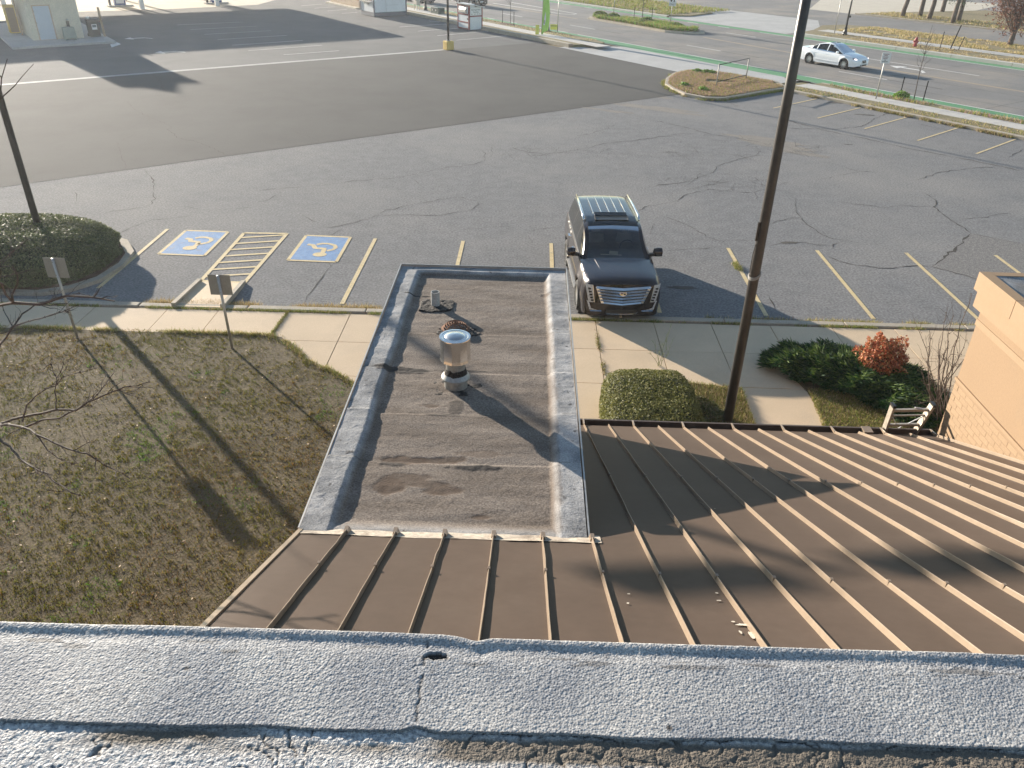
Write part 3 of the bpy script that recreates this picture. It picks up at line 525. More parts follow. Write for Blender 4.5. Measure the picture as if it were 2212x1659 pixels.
vergegrass('grass', 'dry grass on the bank beside the opposite sidewalk', uvrect(-48, -22, 70.8, 77.2), 40000, .13, .14, .06, [STRAW, TAN, OLIVE], [.45, .35, .2], 54)
vergegrass('grass', 'dry grass between the opposite kerb and sidewalk', uvrect(-46.5, -22, 65.6, 69.1), 24000, .13, .10, .05, [STRAW, TAN, BROWN], [.45, .35, .2], 55)
vergegrass('grass', 'leafy green planting covering the road island', [cm+(p-cm)*.86 for p in med], 26000, .2, .32, .07, [GREEN, LUSH, OLIVE, TAN], [.35, .15, .35, .15], 56)
vergegrass('grass', 'dry grass under the trees beyond the opposite driveway', uvrect(-56, -24, 87.7, 93), 22000, .12, .16, .07, [STRAW, TAN, OLIVE], [.4, .3, .3], 57)
vergegrass('grass', 'dry grass strip by the far lamp post and young staked tree', uvrect(-78, -52.5, 44.7, 46.0), 14000, .2, .10, .05, [STRAW, TAN, OLIVE], [.4, .35, .25], 58)
vergegrass('grass', 'green bank across the road behind the road island', uvrect(-90, -65, 66, 76), 22000, .12, .25, .09, [OLIVE, GREEN, TAN], [.4, .3, .3], 59)
# ================================================================== THE BUILDING UNDER THE CAMERA
bld = thing('building', 'tan building with brown standing seam roof and flat grey wing roof, below the camera', 'building', (2, 1, 0))
MB().box((-9, -12, 0), (9, 1.50, 6.86)).build('upper_wall', M['cream'], bld)
prof = [(-2, 0), (8.25, 0), (8.25, 3.02), (1.52, 6.14), (-2, 6.14)]
w_ = MB(); w_.add([(x, y, z) for x in (-1.36, 5.55) for y, z in prof], [(0, 1, 2, 3, 4), (9, 8, 7, 6, 5)]+[(i, 5+i, 5+(i+1) % 5, (i+1) % 5) for i in range(5)]); w_.build('wall', M['cream'], bld)
# ---- upper roof at the photographer's feet: granule cap sheet over an old cracked coating
def granule_mat():
    m, t, b, N, L = nodes('granule_cap_sheet'); co = N('TexCoord').outputs['Object']
    v = N('TexVoronoi'); v.inputs['Scale'].default_value = 150; L(co, v.inputs['Vector'])
    n1 = N('TexNoise'); n1.inputs['Scale'].default_value = 170; n1.inputs['Detail'].default_value = 2; L(co, n1.inputs['Vector'])
    n2 = N('TexNoise'); n2.inputs['Scale'].default_value = 4.5; n2.inputs['Detail'].default_value = 5; L(co, n2.inputs['Vector'])
    r1 = N('ValToRGB'); r1.color_ramp.elements[0].color = (.18, .178, .18, 1); r1.color_ramp.elements[1].color = (.53, .52, .505, 1); r1.color_ramp.elements[0].position = .3; r1.color_ramp.elements[1].position = .68; L(n1.outputs['Fac'], r1.inputs[0])
    r2 = N('ValToRGB'); r2.color_ramp.elements[0].color = (.70, .72, .76, 1); r2.color_ramp.elements[1].color = (1.05, 1.04, 1.02, 1); r2.color_ramp.elements[0].position = .35; r2.color_ramp.elements[1].position = .65; L(n2.outputs['Fac'], r2.inputs[0])
    mx = N('Mix'); mx.data_type = 'RGBA'; mx.blend_type = 'MULTIPLY'; mx.inputs[0].default_value = 1; L(r1.outputs[0], mx.inputs[6]); L(r2.outputs[0], mx.inputs[7])
    at_ = N('Attribute'); at_.attribute_name = 'dirt'; m2 = N('Mix'); m2.data_type = 'RGBA'; L(at_.outputs['Fac'], m2.inputs[0]); L(mx.outputs[2], m2.inputs[6]); m2.inputs[7].default_value = (.05, .04, .032, 1)
    L(m2.outputs[2], b.inputs['Base Color']); b.inputs['Roughness'].default_value = .75; b.inputs['Specular IOR Level'].default_value = .4
    bp = N('Bump'); bp.inputs['Strength'].default_value = .5; bp.inputs['Distance'].default_value = .003; L(v.outputs['Distance'], bp.inputs['Height']); bp.invert = True; L(bp.outputs[0], b.inputs['Normal']); return m
M['granule'] = granule_mat()
LF = lambda x, y: .012*(fbm(x*2.0+9, y*2.0+5, 6, 2)-.5)
def capsheet():
    X = np.arange(-1.9, 1.9001, .0045); Y = np.arange(1.215, 1.5851, .0045); gx, gy = np.meshgrid(X, Y, indexing='ij')
    far = 1.562+.010*(fbm(gx*2.2, gx*0, 3, 3)-.5)+.004*gx-.012*np.exp(-((gx+.11)/.03)**2)+.007/(1+np.exp((gx+.17)/.012)); near = 1.258+.008*gx+.022*(fbm(gx*3.2, gx*0+4, 8, 4)-.5)+.012*np.exp(-((gx+.24)/.03)**2)
    s_ = (gy-1.215)/(1.585-1.215); yy = near+(far-near)*s_; d = far-yy
    lip = .004/(1+np.exp((d-.026)/.004))-.003*np.exp(-((d-.046)/.020)**2)*(.4+fbm(gx*4, gx*0, 55, 3))
    z = 7.0+lip+LF(gx, yy)+.0007*(vnoise(gx*120, yy*120, 12)-.5)+.0016*(vnoise(gx*205, yy*205, 13)-.5)
    z -= np.where(s_ > .995, .03, 0)+np.where(s_ < .012, .002, 0)
    sx = -.245+.008*(fbm(yy*40, yy*0, 3, 2)-.5); crack = np.exp(-((gx-sx)/.0035)**2)*(fbm(yy*30, yy*0, 77, 3) > .56); z -= .002*crack
    hole = (((gx+.215)/.030)**2+((yy-1.492)/.011)**2+3.*(fbm(gx*70, yy*70, 31, 3)-.45)) < 1; h2 = (((gx-.395)/.009)**2+((yy-1.292)/.008)**2) < 1; h3 = (((gx+.88)/.007)**2+((yy-1.42)/.006)**2) < 1
    z -= .012*hole; dirt = np.clip(hole*1.+h2*.9+h3*.8+crack*.85+.55*(s_ < .02)+.5*((d > .05) & (d < .09) & (fbm(gx*9, yy*60, 5, 3) > .62)), 0, 1)
    return grid_mesh('cap_sheet', np.c_[gx.ravel(), yy.ravel(), z.ravel()], quad_faces(*gx.shape), M['granule'], uproof, True, attrs={'dirt': dirt})
def coating_mat():
    m, t, b, N, L = nodes('cracked_roof_coating'); co = N('TexCoord').outputs['Object']
    def noise(s, d=4): n = N('TexNoise'); n.inputs['Scale'].default_value = s; n.inputs['Detail'].default_value = d; L(co, n.inputs['Vector']); return n.outputs['Fac']
    n1 = noise(110, 3); r1 = N('ValToRGB'); r1.color_ramp.elements[0].color = (.22, .22, .23, 1); r1.color_ramp.elements[1].color = (.62, .60, .57, 1); r1.color_ramp.elements[0].position = .34; r1.color_ramp.elements[1].position = .62; L(n1, r1.inputs[0])
    at_ = N('Attribute'); at_.attribute_name = 'dirt'; r2 = N('ValToRGB'); r2.color_ramp.elements[0].color = (.06, .05, .042, 1); r2.color_ramp.elements[1].color = (.20, .165, .125, 1); L(noise(150, 3), r2.inputs[0])
    mx = N('Mix'); mx.data_type = 'RGBA'; L(at_.outputs['Fac'], mx.inputs[0]); L(r1.outputs[0], mx.inputs[6]); L(r2.outputs[0], mx.inputs[7])
    L(mx.outputs[2], b.inputs['Base Color']); b.inputs['Roughness'].default_value = .8
    bp = N('Bump'); bp.inputs['Strength'].default_value = .8; bp.inputs['Distance'].default_value = .008; L(noise(140, 2), bp.inputs['Height']); L(bp.outputs[0], b.inputs['Normal']); return m
M['coating'] = coating_mat()
uproof = MB().box((-9, -12, 6.86), (9, 1.545, 6.93)).build('upper_roof', M['coating'], bld)
def coating():
    X = np.arange(-1.7, 1.7001, .004); Y = np.arange(.98, 1.29, .004); gx, gy = np.meshgrid(X, Y, indexing='ij')
    wx, wy = gx+.02*(fbm(gx*14, gy*14, 1, 2)-.5), gy+.02*(fbm(gx*14, gy*14, 2, 2)-.5)
    cell = np.minimum(np.abs(vnoise(wx*17, wy*17, 41)-.5), np.abs(vnoise(wx*24+9, wy*24, 42)-.5)); cr = np.exp(-(cell/.020)**2)*(fbm(gx*5, gy*5, 4, 2) > .40)
    band = np.exp(-((gy-(1.222+.02*(fbm(gx*3, gx*0, 61, 3)-.5)))/(.030))**2); dirt = np.clip((fbm(gx*2.3+2, gy*7, 66, 4)-.44)*9*band+.35*band, 0, 1); dirt = np.clip(dirt+.8*cr, 0, 1)
    z = 6.9935+LF(gx, gy)+.004*(fbm(gx*9, gy*9, 71, 3)-.5)+.003*(fbm(gx*34, gy*34, 72, 3)-.5)+.0024*(vnoise(gx*115, gy*115, 73)-.5)-.004*cr-.0015*dirt
    return grid_mesh('old_coating', np.c_[gx.ravel(), gy.ravel(), z.ravel()], quad_faces(*gx.shape), M['coating'], uproof, True, attrs={'dirt': dirt})
capsheet(); coating()
MB().box((-9, 1.50, 6.55), (9, 1.553, 6.97)).build('roof_edge_fascia', M['gutter'], bld)
# ---- standing seam roof
M['chip'] = pm('chipped_primer', (.42, .37, .30), (.5, .45, .38), 30, .8)
SL, YN, ZC = .465, 4.147, 5.10
roofz = lambda y: ZC+(YN-y)*SL
YT, YE = 1.42, 8.92
mroof = MB().add([(x, y, roofz(y)-.03) for x, y in ((-1.45, YT), (5.56, YT), (5.56, YE-.03), (.42, YE-.03), (.42, YN+.1), (-1.45, YN+.1))], [(0, 1, 2, 3, 4, 5)]).build('metal_roof', M['metalroof'], bld)
seams = [.50+.3333*k for k in range(-5, 16)]; edges = [-1.475]+seams+[5.555]
def panel(x0, x1, y0, y1):
    t = .006; ny = 10; m = MB(); g_ = .004; V = []; rr = random.Random(int(x0*1000)); wv = [rr.gauss(0, .0035) for _ in range(ny+1)]
    for i in range(ny+1):
        y = y0+(y1-y0)*i/ny
        for k in range(4): x = x0+g_+(x1-x0-2*g_)*k/3; V.append((x, y, roofz(y)+(wv[i] if k in (1, 2) and 0 < i < ny else 0)))
    m.add(V, [(i*4+k, i*4+k+1, (i+1)*4+k+1, (i+1)*4+k) for i in range(ny) for k in range(3)])
    return m.build('roof_panel', M['metalroof'], mroof, smooth=True)
for a, b in zip(edges[:-1], edges[1:]):
    y1 = YN-.02 if b < .52 else YE
    if a < .47 < b: y1 = YN-.02
    panel(a, b, YT, y1)
panel(.475, .50, YN-.02, YE)
for i, x in enumerate(seams):
    y1 = YN-.03 if x < .52 else YE-.01; m = MB(); n_ = 18; h = .036; rr = random.Random(i)
    if x >= .52 and i % 2 == 0: y1 = YE-.03
    V = []; F = []
    for k in range(n_+1):
        y = YT+(y1-YT)*k/n_; z = roofz(y); dx = rr.gauss(0, .0016)
        V += [(x-.009, y, z), (x-.0035+dx, y, z+h*.92), (x-.002+dx, y, z+h), (x+.002+dx, y, z+h), (x+.0035+dx, y, z+h*.85), (x+.004, y, z)]
    for k in range(n_):
        for q_ in range(5): F.append((k*6+q_, k*6+q_+1, (k+1)*6+q_+1, (k+1)*6+q_))
    F += [(0, 1, 2, 3, 4, 5), tuple(n_*6+5-q_ for q_ in range(6))]; m.add(V, F)
    for yc in (3.45, 5.95):
        if yc < y1: m.box((x-.009, yc-.010, roofz(yc)+.01), (x+.008, yc+.010, roofz(yc)+h+.008))
    if x < .52: m.box((x-.022, y1-.06, roofz(y1)-.01), (x+.022, y1+.03, roofz(y1)+h+.012), taper=.6)
    m.build('seam', M['seam'], mroof)
MB().box((-1.50, YT, 0), (-1.478, YT+.01, .01)).build('rake_end', M['gutter'], mroof)
rk = MB(); rk.add([(x, y, roofz(y)+dz) for y in (YT, YN) for x, dz in ((-1.505, .012), (-1.475, .012), (-1.475, -.14), (-1.505, -.14))], [(0, 1, 5, 4), (1, 2, 6, 5), (2, 3, 7, 6), (3, 0, 4, 7), (4, 5, 6, 7), (3, 2, 1, 0)]); rk.build('rake_trim', M['seam'], mroof)
for px, rx, ry, s_ in (((1608, 1352), .05, .022, 1), ((1625, 1375), .022, .05, 2), ((1583, 1345), .018, .012, 3), ((1552, 1299), .02, .008, 4), ((1548, 1283), .013, .012, 5), ((1358, 1285), .014, .008, 6), ((1356, 1305), .01, .012, 7), ((1600, 1368), .012, .03, 8), ((1544, 1100), .012, .01, 9)):
    r_ = ray(*px); t_ = (ZC+YN*SL-CAM_H)/(r_[2]+SL*r_[1]); p_ = r_*t_
    MB().sheet([(x, y, roofz(y)+.008) for x, y in blob(p_, rx*.6, ry*.6, s_+300, irr=.7)]).build('bare_paint_spot', M['chip'], mroof)
# gutter along the eave
GZ = roofz(YE)
gut = MB(); gut.box((.48, YE-.012, GZ-.10), (5.53, YE, GZ-.012)).box((.48, YE, GZ-.10), (5.53, YE+.11, GZ-.088)).box((.48, YE+.10, GZ-.10), (5.53, YE+.112, GZ+.012)).box((.48, YE+.10, GZ+.012), (5.53, YE+.128, GZ+.022)).box((5.51, YE, GZ-.088), (5.53, YE+.10, GZ+.012))
gut = gut.build('gutter', M['gutter'], bld)
for i, x in enumerate(seams):
    if x > .6 and i % 2 == 0: MB().add([(x-.01, YE-.05, GZ+.06), (x+.01, YE-.05, GZ+.06), (x+.012, YE+.115, GZ+.03), (x-.012, YE+.115, GZ+.03), (x-.01, YE-.05, GZ+.02), (x+.01, YE-.05, GZ+.02)], [(0, 1, 2, 3), (0, 3, 4), (1, 5, 2), (4, 5, 1, 0), (4, 3, 2, 5)]).build('gutter_strap', M['seam'], gut)
MB().box((4.58, YE-.01, GZ-.11), (4.70, YE+.135, GZ+.030)).build('gutter_joint', M['seam'], gut)
for k in range(26):
    x = random.uniform(.6, 5.4); MB().sheet(blob((x, YE+.05), .03, .02, k), GZ-.080+k*.0003).build('dead_leaf', M['rust'], gut)
# ---- flat wing roof
WX0, WX1, WY0, WY1 = -1.50, .475, YN, 8.935
MB().box((WX0+.10, WY0-2.0, 0), (WX1-.07, WY1-.07, 4.90)).build('wing_wall', M['cream'], bld)
def wing_mat():
    m, t, b, N, L = nodes('flat_roof_membrane'); co = N('TexCoord').outputs['Object']
    def noise(s, d=4, sc_=None):
        n = N('TexNoise'); n.inputs['Scale'].default_value = s; n.inputs['Detail'].default_value = d
        if sc_: mp = N('Mapping'); mp.inputs['Scale'].default_value = sc_; L(co, mp.inputs[0]); L(mp.outputs[0], n.inputs['Vector'])
        else: L(co, n.inputs['Vector'])
        return n.outputs['Fac']
    def ramp(f, p0, c0, p1, c1): r = N('ValToRGB'); e = r.color_ramp.elements; e[0].position, e[1].position = p0, p1; e[0].color, e[1].color = (*c0, 1), (*c1, 1); L(f, r.inputs[0]); return r.outputs[0]
    def mix(a, c, f, mode='MIX'):
        x = N('Mix'); x.data_type = 'RGBA'; x.blend_type = mode
        for s_, v in ((x.inputs[6], a), (x.inputs[7], c), (x.inputs[0], f)):
            if hasattr(v, 'is_linked'): L(v, s_)
            elif isinstance(v, (int, float)): s_.default_value = v
            else: s_.default_value = (*v, 1)
        return x.outputs[2]
    def attr(n): a = N('Attribute'); a.attribute_name = n; return a.outputs['Fac']
    field = mix(ramp(noise(1.4, 5, (.8, 2.6, 1)), .35, (.145, .115, .090), .66, (.225, .188, .155)), ramp(noise(75, 2), .32, (.62, .6, .6), .68, (1.3, 1.3, 1.3)), 1., 'MULTIPLY')
    edge = mix(ramp(noise(5, 6), .36, (.21, .21, .21), .64, (.40, .39, .38)), ramp(noise(90, 2), .3, (.7, .7, .7), .7, (1.2, 1.2, 1.2)), 1., 'MULTIPLY')
    edge = mix(edge, (.05, .045, .042), ramp(noise(13, 5), .64, (0, 0, 0), .74, (1, 1, 1)))
    col = mix(field, edge, attr('edge')); col = mix(col, (.10, .066, .045), attr('stain')); col = mix(col, (.035, .03, .027), attr('tar'))
    L(col, b.inputs['Base Color']); b.inputs['Roughness'].default_value = .88; b.inputs['Specular IOR Level'].default_value = .25
    bp = N('Bump'); bp.inputs['Strength'].default_value = .5; bp.inputs['Distance'].default_value = .006; L(noise(85, 2), bp.inputs['Height']); L(bp.outputs[0], b.inputs['Normal']); return m
M['wing'] = wing_mat(); DZ = 5.045
LAPS = [P(1000, y, DZ)[1] for y in (722, 809, 901, 1007)]
def wing_roof():
    X = np.arange(WX0, WX1+.001, .011); Y = np.arange(WY0-.03, WY1+.001, .011); gx, gy = np.meshgrid(X, Y, indexing='ij')
    wl = .23+.045*(fbm(gy*1.3, gy*0, 3, 3)-.5); wr = .22+.03*(fbm(gy*1.3, gy*0, 5, 3)-.5); wf = .13+.03*(fbm(gx*2, gx*0, 7, 2)-.5)
    sm = lambda a: np.clip(a, 0, 1)**2*(3-2*np.clip(a, 0, 1))
    d = np.minimum(np.minimum((gx-WX0)/wl, (WX1-gx)/wr), (WY1-gy)/wf); nearY = (gy-WY0)/.16
    rise = .044*(1-sm((d-.82)/.36)); rise = np.maximum(rise, .03*(1-sm(nearY))+0*gx)
    z = DZ+rise+.011*(fbm(gx*1.1, gy*3.2, 11, 4)-.5)+.006*(fbm(gx*2.2, gy*10, 12, 3)-.5)+.0025*(fbm(gx*20, gy*20, 13, 2)-.5)
    edge = sm((1.12-d)/.2)
    z += edge*(.005*(fbm(gx*2.0, gy*2.0, 17, 2)-.5)+.0022*(np.abs(fbm(gx*9, gy*9, 19, 3)-.5) < .012))
    tar = np.zeros_like(z)
    for i, ly in enumerate(LAPS):
        yy = ly+.012*(fbm(gx*4, gx*0+i, 23, 3)-.5); z += .007*sm((yy-gy)/.012); tar = np.maximum(tar, np.exp(-((gy-yy)/.007)**2)*(fbm(gx*3+i*7, gx*0, 29, 3) > .52)*.8)
    def spot(px, rx, ry, s_, k=1.): p = P(*px, DZ); return np.clip(3.5*(1.25-np.sqrt(((gx-p[0])/rx)**2+((gy-p[1])/ry)**2)-1.5*(fbm(gx*7, gy*9, s_, 4)-.5)), 0, 1)*k
    stain = np.clip(.7+.7*(fbm(gx*12, gy*12, 91, 3)-.3), 0, 1)*np.max([spot((860, 1000), .13, .05, 1), spot((925, 1000), .26, .035, 2), spot((975, 997), .10, .04, 3), spot((842, 1057), .12, .075, 4), spot((960, 1065), .13, .06, 5), spot((880, 1040), .14, .045, 6, .8), spot((915, 1052), .2, .03, 7, .8), spot((1040, 1125), .06, .02, 8), spot((935, 880), .11, .035, 9), spot((1030, 985), .22, .04, 10, .5), spot((1180, 640), .05, .05, 12, .8), spot((1195, 900), .035, .6, 14, .45), spot((1190, 760), .03, .5, 15, .4), spot((1200, 1050), .04, .5, 16, .4)], axis=0)
    tar = np.maximum.reduce([tar, spot((1020, 1016), .22, .035, 21), spot((880, 803), .30, .05, 22, .95), spot((1000, 803), .2, .02, 23, .7), spot((842, 1008), .10, .02, 24, .8), spot((965, 901), .17, .018, 25, .8), spot((985, 880), .05, .11, 26, .6), spot((900, 640), .14, .014, 27, .9)])
    z += .006*tar*(fbm(gx*45, gy*45, 88, 2)); z -= .004*stain
    edge = np.maximum(edge, .75*(1-sm(nearY*1.2)))
    return grid_mesh('wing_roof', np.c_[gx.ravel(), gy.ravel(), z.ravel()], quad_faces(*gx.shape), M['wing'], bld, True, attrs={'edge': edge, 'stain': stain, 'tar': tar})
wroof = wing_roof()
for a, b in (((WX0-.010, WY0, 5.085), (WX0-.010, WY1+.01, 5.085)), ((WX1+.010, WY0, 5.085), (WX1+.010, WY1+.01, 5.085)), ((WX0-.02, WY1+.012, 5.085), (WX1+.02, WY1+.012, 5.085))): MB().bar(a, b, .012, .06).build('drip_edge', M['galv'], wroof)
# sealed joint between wing roof and metal roof
X = np.arange(WX0-.01, WX1+.09, .01); S = np.linspace(0, 1, 16); gx, gs = np.meshgrid(X, S, indexing='ij')
yy = WY0+.05-gs*(.155+.03*(fbm(gx*3, gx*0, 8, 3)-.5)); z = np.where(gs < .45, 5.06+.012*np.sin(gs*7), 0)
z = np.maximum(roofz(yy)+.006, 5.085-.13*np.clip(gs-.3, 0, 1))+.012*(fbm(gx*7, gs*3, 14, 4)-.5); grid_mesh('joint_flashing', np.c_[gx.ravel(), yy.ravel(), z.ravel()], quad_faces(*gx.shape), pm('weathered_sealant', (.46, .40, .32), (.30, .25, .20), 12, .85, fine=.2, fs=50, c3=(.16, .12, .09), s3=7, f3=.62), wroof, True)
MB().box((WX0, WY0-.02, 4.6), (WX1, WY0+.03, 5.0)).build('wing_back_wall', M['cream'], bld)
# ---- things standing on the wing roof
def tar_pad(name, pts, z, parent, h=.014, seed=0):
    poly = np.array(pts); lo, hi = poly.min(0), poly.max(0); X = np.arange(lo[0], hi[0], .012); Y = np.arange(lo[1], hi[1], .012); gx, gy = np.meshgrid(X, Y, indexing='ij')
    ins = in_poly(gx.ravel(), gy.ravel(), pts).reshape(gx.shape); zz = z+h*(.4+1.2*fbm(gx*22, gy*22, seed, 3))*ins-.03*(~ins)
    F = quad_faces(*gx.shape); F = F[ins.ravel()[F].sum(1) > 1]
    return grid_mesh(name, np.c_[gx.ravel(), gy.ravel(), zz.ravel()], F, M['tar'], parent, True)
pp = P(941, 660, DZ); t = thing('vent_pipe', 'short grey open plumbing vent pipe on a black tar patch', 'pipe', pp)
MB().lathe([(.050, -.03), (.049, .06), (.047, .165), (.040, .165), (.040, .02)], pp, 20, caps=False).build('pipe', M['pvc'], t, angle=40); MB().lathe([(.04, .02), (.001, .02)], pp, 20, caps=False).build('bore', M['black'], t)
sq = [(pp[0]+x, pp[1]+y) for x, y in ((-.17, -.15), (-.05, -.19), (.10, -.16), (.19, -.12), (.20, .05), (.19, .13), (.02, .15), (-.15, .14), (-.18, .02))]; tar_pad('tar_patch', sq, DZ-.002, t, seed=3)
fp = P(985, 836, DZ); t = thing('flue_vent', 'round stainless flue cap on a grey pipe standing on the flat roof', 'vent', fp)
MB().lathe([(.106, -.02), (.106, .095), (.130, .10), (.130, .118), (.096, .165)], fp, 28, caps=False).build('base_collar', M['fluegrey'], t, angle=18)
MB().lathe([(.087, .14), (.087, .31)], fp, 24, caps=False).build('pipe', M['fluegrey'], t)
m = MB(); n_ = 40
for k in range(n_): pass
ring = [(.100+.012*random.random(), .185+.012*random.random()) for _ in range(40)]
V = []; 
for k in range(40):
    a = 2*math.pi*k/40; dz = .02*vnoise(np.array([k*.45]), np.array([0.]), 3)[0]; V += [(fp[0]+.108*math.cos(a), fp[1]+.108*math.sin(a), fp[2]+.150-dz), (fp[0]+.0895*math.cos(a), fp[1]+.0895*math.sin(a), fp[2]+.195+dz)]
MB().add(V, [(2*k, 2*((k+1) % 40), 2*((k+1) % 40)+1, 2*k+1) for k in range(40)]).build('tar_seal', M['tar'], t)
cap = MB().lathe([(.092, .275), (.118, .285), (.142, .295), (.139, .31), (.135, .325), (.135, .495), (.139, .515)], fp, 11, caps=False).build('cap_drum', M['steel'], t, angle=20)
MB().lathe([(.1395, .512), (.138, .520), (.118, .522), (.112, .519), (.088, .522), (.078, .530), (.04, .540), (.001, .543)], fp, 32, caps=False).build('cap_lid', M['steel'], cap, angle=30)
tar_pad('tar_patch', blob(fp, .23, .20, 6, irr=.5, n=50), DZ-.002, t, seed=5); tar_pad('tar_drip', blob((fp[0]+.05, fp[1]-.14), .08, .05, 16, irr=.4), DZ+.002, t, seed=9)
dp = P(984, 712, DZ); t = thing('roof_drain', 'rusty slotted dome roof drain behind the flue', 'drain', dp)
MB().lathe([(.15, 0), (.15, .012), (.125, .02)], dp, 24, caps=False).build('flange', M['rust'], t)
for r_, z_ in ((.125, .02), (.112, .045), (.092, .062), (.068, .073), (.042, .08), (.015, .083)): MB().lathe([(r_+.007, z_), (r_, z_+.006), (r_-.007, z_), (r_, z_-.006), (r_+.007, z_)], dp, 24, caps=False).build('ring', M['rust'], t)
for k in range(8):
    a = math.pi*2*k/8; MB().tube([(dp[0]+r_*math.cos(a), dp[1]+r_*math.sin(a), dp[2]+z_-.004) for r_, z_ in ((.125, .02), (.112, .045), (.09, .062), (.05, .078), (.01, .083))], .006, 5).build('rib', M['rust'], t)
MB().lathe([(.12, .015), (.001, .015)], dp, 20, caps=False).build('sump', M['black'], t); tar_pad('tar_patch', blob((dp[0]+.03, dp[1]-.03), .22, .13, 26, irr=.45), DZ-.001, t, seed=8)
# ---- the other wing at the right: stucco over painted brick
BX, BY = 5.565, 8.94
rb = MB().box((BX, -1.5, 0), (13, BY, 4.62)).build('side_wing_wall', M['cream'], bld)
MB().box((BX-.022, -1.5, 3.735), (13, BY+.022, 3.775)).build('belt_trim', M['creamtrim'], rb); MB().box((BX-.012, -1.5, 4.52), (13, BY+.012, 4.60)).build('upper_trim', M['creamtrim'], rb)
MB().box((BX-.075, -1.5, 4.74), (13.05, BY+.075, 4.945)).build('fascia', M['creamtrim'], rb)
for y0, y1 in ((-1.5, 2.6), (2.61, 5.4), (5.41, 8.2), (8.21, BY+.11)): MB().box((BX-.112, y0, 4.95), (BX+.02, y1, 5.175)).build('coping_panel', M['creamtrim'], rb)
MB().box((BX+.022, BY+.0, 4.953), (13, BY+.108, 5.172)).build('coping_panel', M['creamtrim'], rb)
MB().box((BX-.002, -1.5, 4.60), (13, BY+.002, 4.96)).build('recess', M['cream'], rb)
X = np.arange(BX+.02, 9, .03); Y = np.arange(4.5, BY+.01, .03); gx, gy = np.meshgrid(X, Y, indexing='ij'); d = np.minimum((gx-BX-.02)/.25, (BY-gy)/.2); z = 5.13+.03*np.clip(1-d, 0, 1)+.02*(fbm(gx*3, gy*3, 4, 4)-.5); e = np.clip(1.3-d, 0, 1)
grid_mesh('side_wing_roof', np.c_[gx.ravel(), gy.ravel(), z.ravel()], quad_faces(*gx.shape), M['wing'], bld, True, attrs={'edge': e, 'stain': e*0, 'tar': e*0})
mort = MB().box((BX-.006, 5.6, 2.6), (BX+.01, BY, 3.735)).build('brick_face', M['mortar'], bld)
row = 0; zz = 2.66; rr = random.Random(4)
while zz < 3.70:
    y = BY-.002-(.105 if row % 2 else 0)
    if row % 2: MB().box((BX-.010, BY-.100, zz), (BX, BY-.002, zz+.062)).build('brick', M['brick'], mort)
    while y > 6.45:
        if zz+.06 > roofz(y)-.03:
            pr = BX-.0072-rr.uniform(0, .0010); MB().box((pr, y-.196, zz), (BX, y, zz+.062)).build('brick', M['brick'], mort)
        y -= .206
    zz += .0745; row += 1
# ---- ladder standing against the gutter
l0, l1 = PY(1908, 936, 9.06), PY(1930, 874, 9.02); r0, r1 = PY(1974, 936, 9.06), PY(2016, 872, 9.02)
lt = thing('ladder', 'worn aluminium extension ladder leaning on the gutter by the cream wall', 'ladder', ((l0[0]+r0[0])/2, 10.0, Z0))
def rail(a, b, k, nm='rail'):
    d = (b-a)/(b[2]-a[2]); base = a+np.array([0, 0, 0]); foot = np.array([a[0]-d[0]*(a[2]-Z0)*.25, 9.06+.78, Z0])
    MB().bar(foot, a, .03, .085, (0, 1, 0)).build('lower_rail', M['alu'], lt); return MB().bar(a-np.array([0, 0, .02]), b, .032, .10, (0, 1, 0)).build('rail', M['alu'], lt), foot
(_, fl), (_, fr) = rail(l0, l1, 0), rail(r0, r1, 1)
for q_ in (l1, r1): MB().box((q_[0]-.02, q_[1]-.055, q_[2]-.03), (q_[0]+.02, q_[1]+.055, q_[2]+.008)).build('end_cap', M['black'], lt)
for f_, w2 in ((.30, .035), (.62, .018), (.80, .035)): MB().bar(l0+(l1-l0)*f_, r0+(r1-r0)*f_, w2, w2).build('rung', M['alu'], lt)
for k in range(1, 9): f_ = k/9.; MB().bar(fl+(l0-fl)*f_, fr+(r0-fr)*f_, .032).build('rung', M['alu'], lt)
MB().tube([l0+(l1-l0)*.72, l0+(r1-l0)*.35+np.array([0, .02, -.1]), r0+(r1-r0)*.62], .008, 5).build('rope', M['paper'], lt); MB().tube([r0+(l1-r0)*.25+np.array([0, 0, .3]), r0+(r1-r0)*.8], .008, 5).build('rope', M['paper'], lt)
